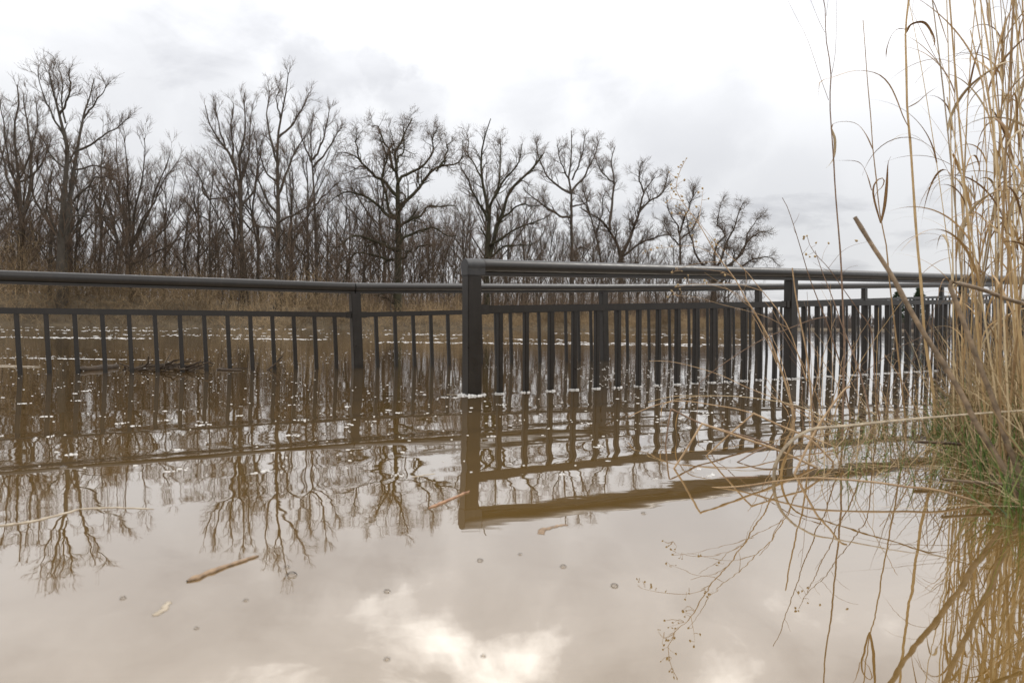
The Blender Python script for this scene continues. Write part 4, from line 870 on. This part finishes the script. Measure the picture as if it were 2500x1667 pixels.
# bubbles on the near water
M_bub = bpy.data.materials.new('bubble_film'); M_bub.use_nodes = True; t = M_bub.node_tree; t.nodes.clear()
ou = N(t, 'ShaderNodeOutputMaterial'); tr = N(t, 'ShaderNodeBsdfTransparent'); gl = N(t, 'ShaderNodeBsdfGlossy', i_Roughness=.03); fr = N(t, 'ShaderNodeFresnel', i_IOR=1.33); mx = N(t, 'ShaderNodeMixShader')
tr.inputs[0].default_value = (.93, .90, .86, 1); L(t, fr.outputs[0], mx.inputs[0]); L(t, tr.outputs[0], mx.inputs[1]); L(t, gl.outputs[0], mx.inputs[2]); L(t, mx.outputs[0], ou.inputs[0])
BUB = [(155,1143,.014),(789,1026,.010),(712,1404,.013),(855,1477,.011),(945,1443,.010),(907,1525,.010),(945,1608,.012),(1355,1585,.012),(1172,1368,.009),(1103,1345,.008),(1270,1353,.009),(1426,1401,.009),(1375,1383,.008),(1228,1260,.011),(1571,1253,.011),(1576,1277,.011),(480,1533,.010),(1292,1512,.009),
       (700,1385,.009),(640,1440,.010),(600,1465,.009),(1010,1345,.008),(1500,1430,.009),(1690,1420,.010),(300,1460,.009),(200,1500,.010),(1180,1600,.010),(1880,1250,.009)]
BUB = BUB[:2]+BUB[2::2]
def bubble_mesh(rad):
    k = 16; a = np.arange(k)*2*math.pi/k; V = []
    for ph in np.linspace(0, 1.35, 6): V.append(np.stack([rad*math.cos(ph)*np.cos(a), rad*math.cos(ph)*np.sin(a), np.full(k, rad*.62*math.sin(ph))], 1))
    F = [(j*k+i, j*k+(i+1) % k, (j+1)*k+(i+1) % k, (j+1)*k+i) for j in range(5) for i in range(k)]; F += [tuple(5*k+((i+o_) % k) for o_ in (0, 1, 2, 3)) for i in range(0, k-2, 3)][:0]
    return mesh_np('film', np.concatenate(V), F)
for i, (u, v, rad) in enumerate(BUB):
    c = onw(u, v); rad = rad*.5; c[2] = float(waves(np.array([c[0]]), np.array([c[1]]))[0]); rt = empty('bubble', c)
    tag(rt, 'clear bubble floating on the near water' if i > 1 else ('largest bubble, on the dark ripple at the left' if i == 0 else 'single bubble on the dark water left of the nearer railing'), 'bubble', 'bubbles on the near water')
    rad *= (1.0, .7, 1.15, .85, .55)[i % 5]
    obj('film', bubble_mesh(rad), M_bub, rt)
    T = Tubes(); a = np.linspace(0, 2*math.pi, 17); T.add(np.stack([rad*1.05*np.cos(a), rad*1.05*np.sin(a), 0*a+.0006], 1), np.full(17, rad*.028), 5); obj('rim', T.mesh('rim'), M_foam, rt)

M_wood = mat('wet_driftwood', (.10, .06, .03), .55, .5, color2=(.34, .22, .12), nscale=90, bump=.0008, bscale=220)
M_wood2 = mat('reddish_wood', (.16, .07, .035), .6, .4, color2=(.42, .25, .14), nscale=70)
M_palew = mat('pale_straw_float', (.26, .20, .13), .5, .4, color2=(.48, .41, .31), nscale=50)
M_blackw = mat('dark_sticks', (.030, .021, .014), .8, .3, color2=(.075, .052, .033), nscale=12)
def floater(name, label, px, r0, m, flat=.45, seed=0, cat='stick', taper=.6):
    r = np.random.default_rng(seed); P = smooth_line(np.array([onw(u, v) for u, v in px]), 16); P[:, 2] = waves(P[:, 0], P[:, 1])+r0*flat*.35
    P[1:-1, :2] += r.normal(size=(14, 2))*r0*.25; R = r0*(1-(1-taper)*np.linspace(0, 1, 16))*(1+.12*r.normal(size=16)); R[0] *= .35; R[-1] *= .35
    T = Tubes(); T.add(P, R, 8, flat=flat, side_dir=(0, 0, 1)); c = P[0].copy(); o = obj(name, T.mesh(name, c), m, None, c); tag(o, label, cat); return o
floater('driftwood_stick', 'split brown stick floating on the bright near water', [(457,1420),(540,1388),(632,1357)], .0052, M_wood, .6, 1)
floater('driftwood_stick', 'reddish flaking stick floating left of the railing reflection', [(1046,1242),(1100,1220),(1146,1200)], .0045, M_wood2, .5, 2)
floater('floating_leaf', 'dark dead leaf floating below the railing reflection', [(1312,1302),(1345,1288),(1384,1280)], .0070, M_wood, .14, 3, 'leaf')
floater('floating_reed', 'long pale reed floating at the left edge', [(-20,1287),(90,1272),(195,1243)], .0050, M_palew, .3, 4, 'reed')
floater('floating_reed', 'pale tan reed end floating right of the long pale one', [(195,1243),(290,1240),(376,1244)], .0042, M_palew, .3, 5, 'reed')
floater('floating_reed', 'short pale strip floating left of the railing reflection', [(1005,1167),(1063,1158)], .0035, M_palew, .25, 6, 'reed')
floater('floating_leaf', 'small pale leaf floating in the bright water at lower left', [(375,1503),(400,1488),(417,1468)], .0052, M_palew, .15, 7, 'leaf')
floater('floating_reed', 'pale floating board reaching in from the left edge behind the farther railing', [(-30,893),(50,895),(100,896)], .020, M_palew, .3, 8, 'board')
floater('floating_reed', 'thin pale straw floating against the foot of the end post', [(1090,963),(1126,964)], .0022, M_palew, .5, 9, 'reed')
# driftwood raft caught on the farther railing
DG = 'driftwood caught on the farther railing'
o = floater('driftwood_log', 'dark rounded log end in the driftwood caught on the farther railing', [(195,906),(245,902),(288,897)], .026, M_blackw, .9, 10, 'log', .9); o['group'] = DG
o = floater('driftwood_log', 'thin dark bark slab at the right end of the caught driftwood', [(530,903),(570,905),(590,905)], .022, M_blackw, .5, 11, 'log', .8); o['group'] = DG
r = np.random.default_rng(131)
for i in range(46):
    u = r.normal(395, 55) if i < 34 else r.uniform(300, 560); v = r.uniform(898, 908); c = onw(u, v); ln = r.uniform(.06, .24); az = r.normal(.3, .9); el = abs(r.normal(.05, .2)) if u < 470 else abs(r.normal(.02, .06)); d = np.array([math.cos(az)*math.cos(el), math.sin(az)*math.cos(el), math.sin(el)]); P = [c+np.array([0, 0, .004+.02*r.random()*(abs(u-395) < 60)])]
    for _ in range(6): P.append(P[-1]+d*ln/6); d = nrm(d+r.normal(size=3)*.22)
    P = np.array(P); P[:, 2] = np.maximum(P[:, 2], .002); T = Tubes(); T.add(P, np.linspace(1, .5, 7)*r.uniform(.004, .010), 6); T.n
    tag(obj('driftwood_stick', T.mesh('driftwood_stick', P[0]), M_blackw, None, P[0]), 'dark stick tangled in the driftwood raft caught on the farther railing', 'stick', DG)
P = line3([(654,903),(672,888),(690,867)], foot_y(654,903), foot_y(654,903)+.1, 8); T = Tubes(); T.add(P, np.linspace(.007, .005, 8), 6)
tag(obj('driftwood_stick', T.mesh('driftwood_stick', P[0]), M_blackw, None, P[0]), 'single stick poking up slantwise from the water by the farther railing', 'stick')
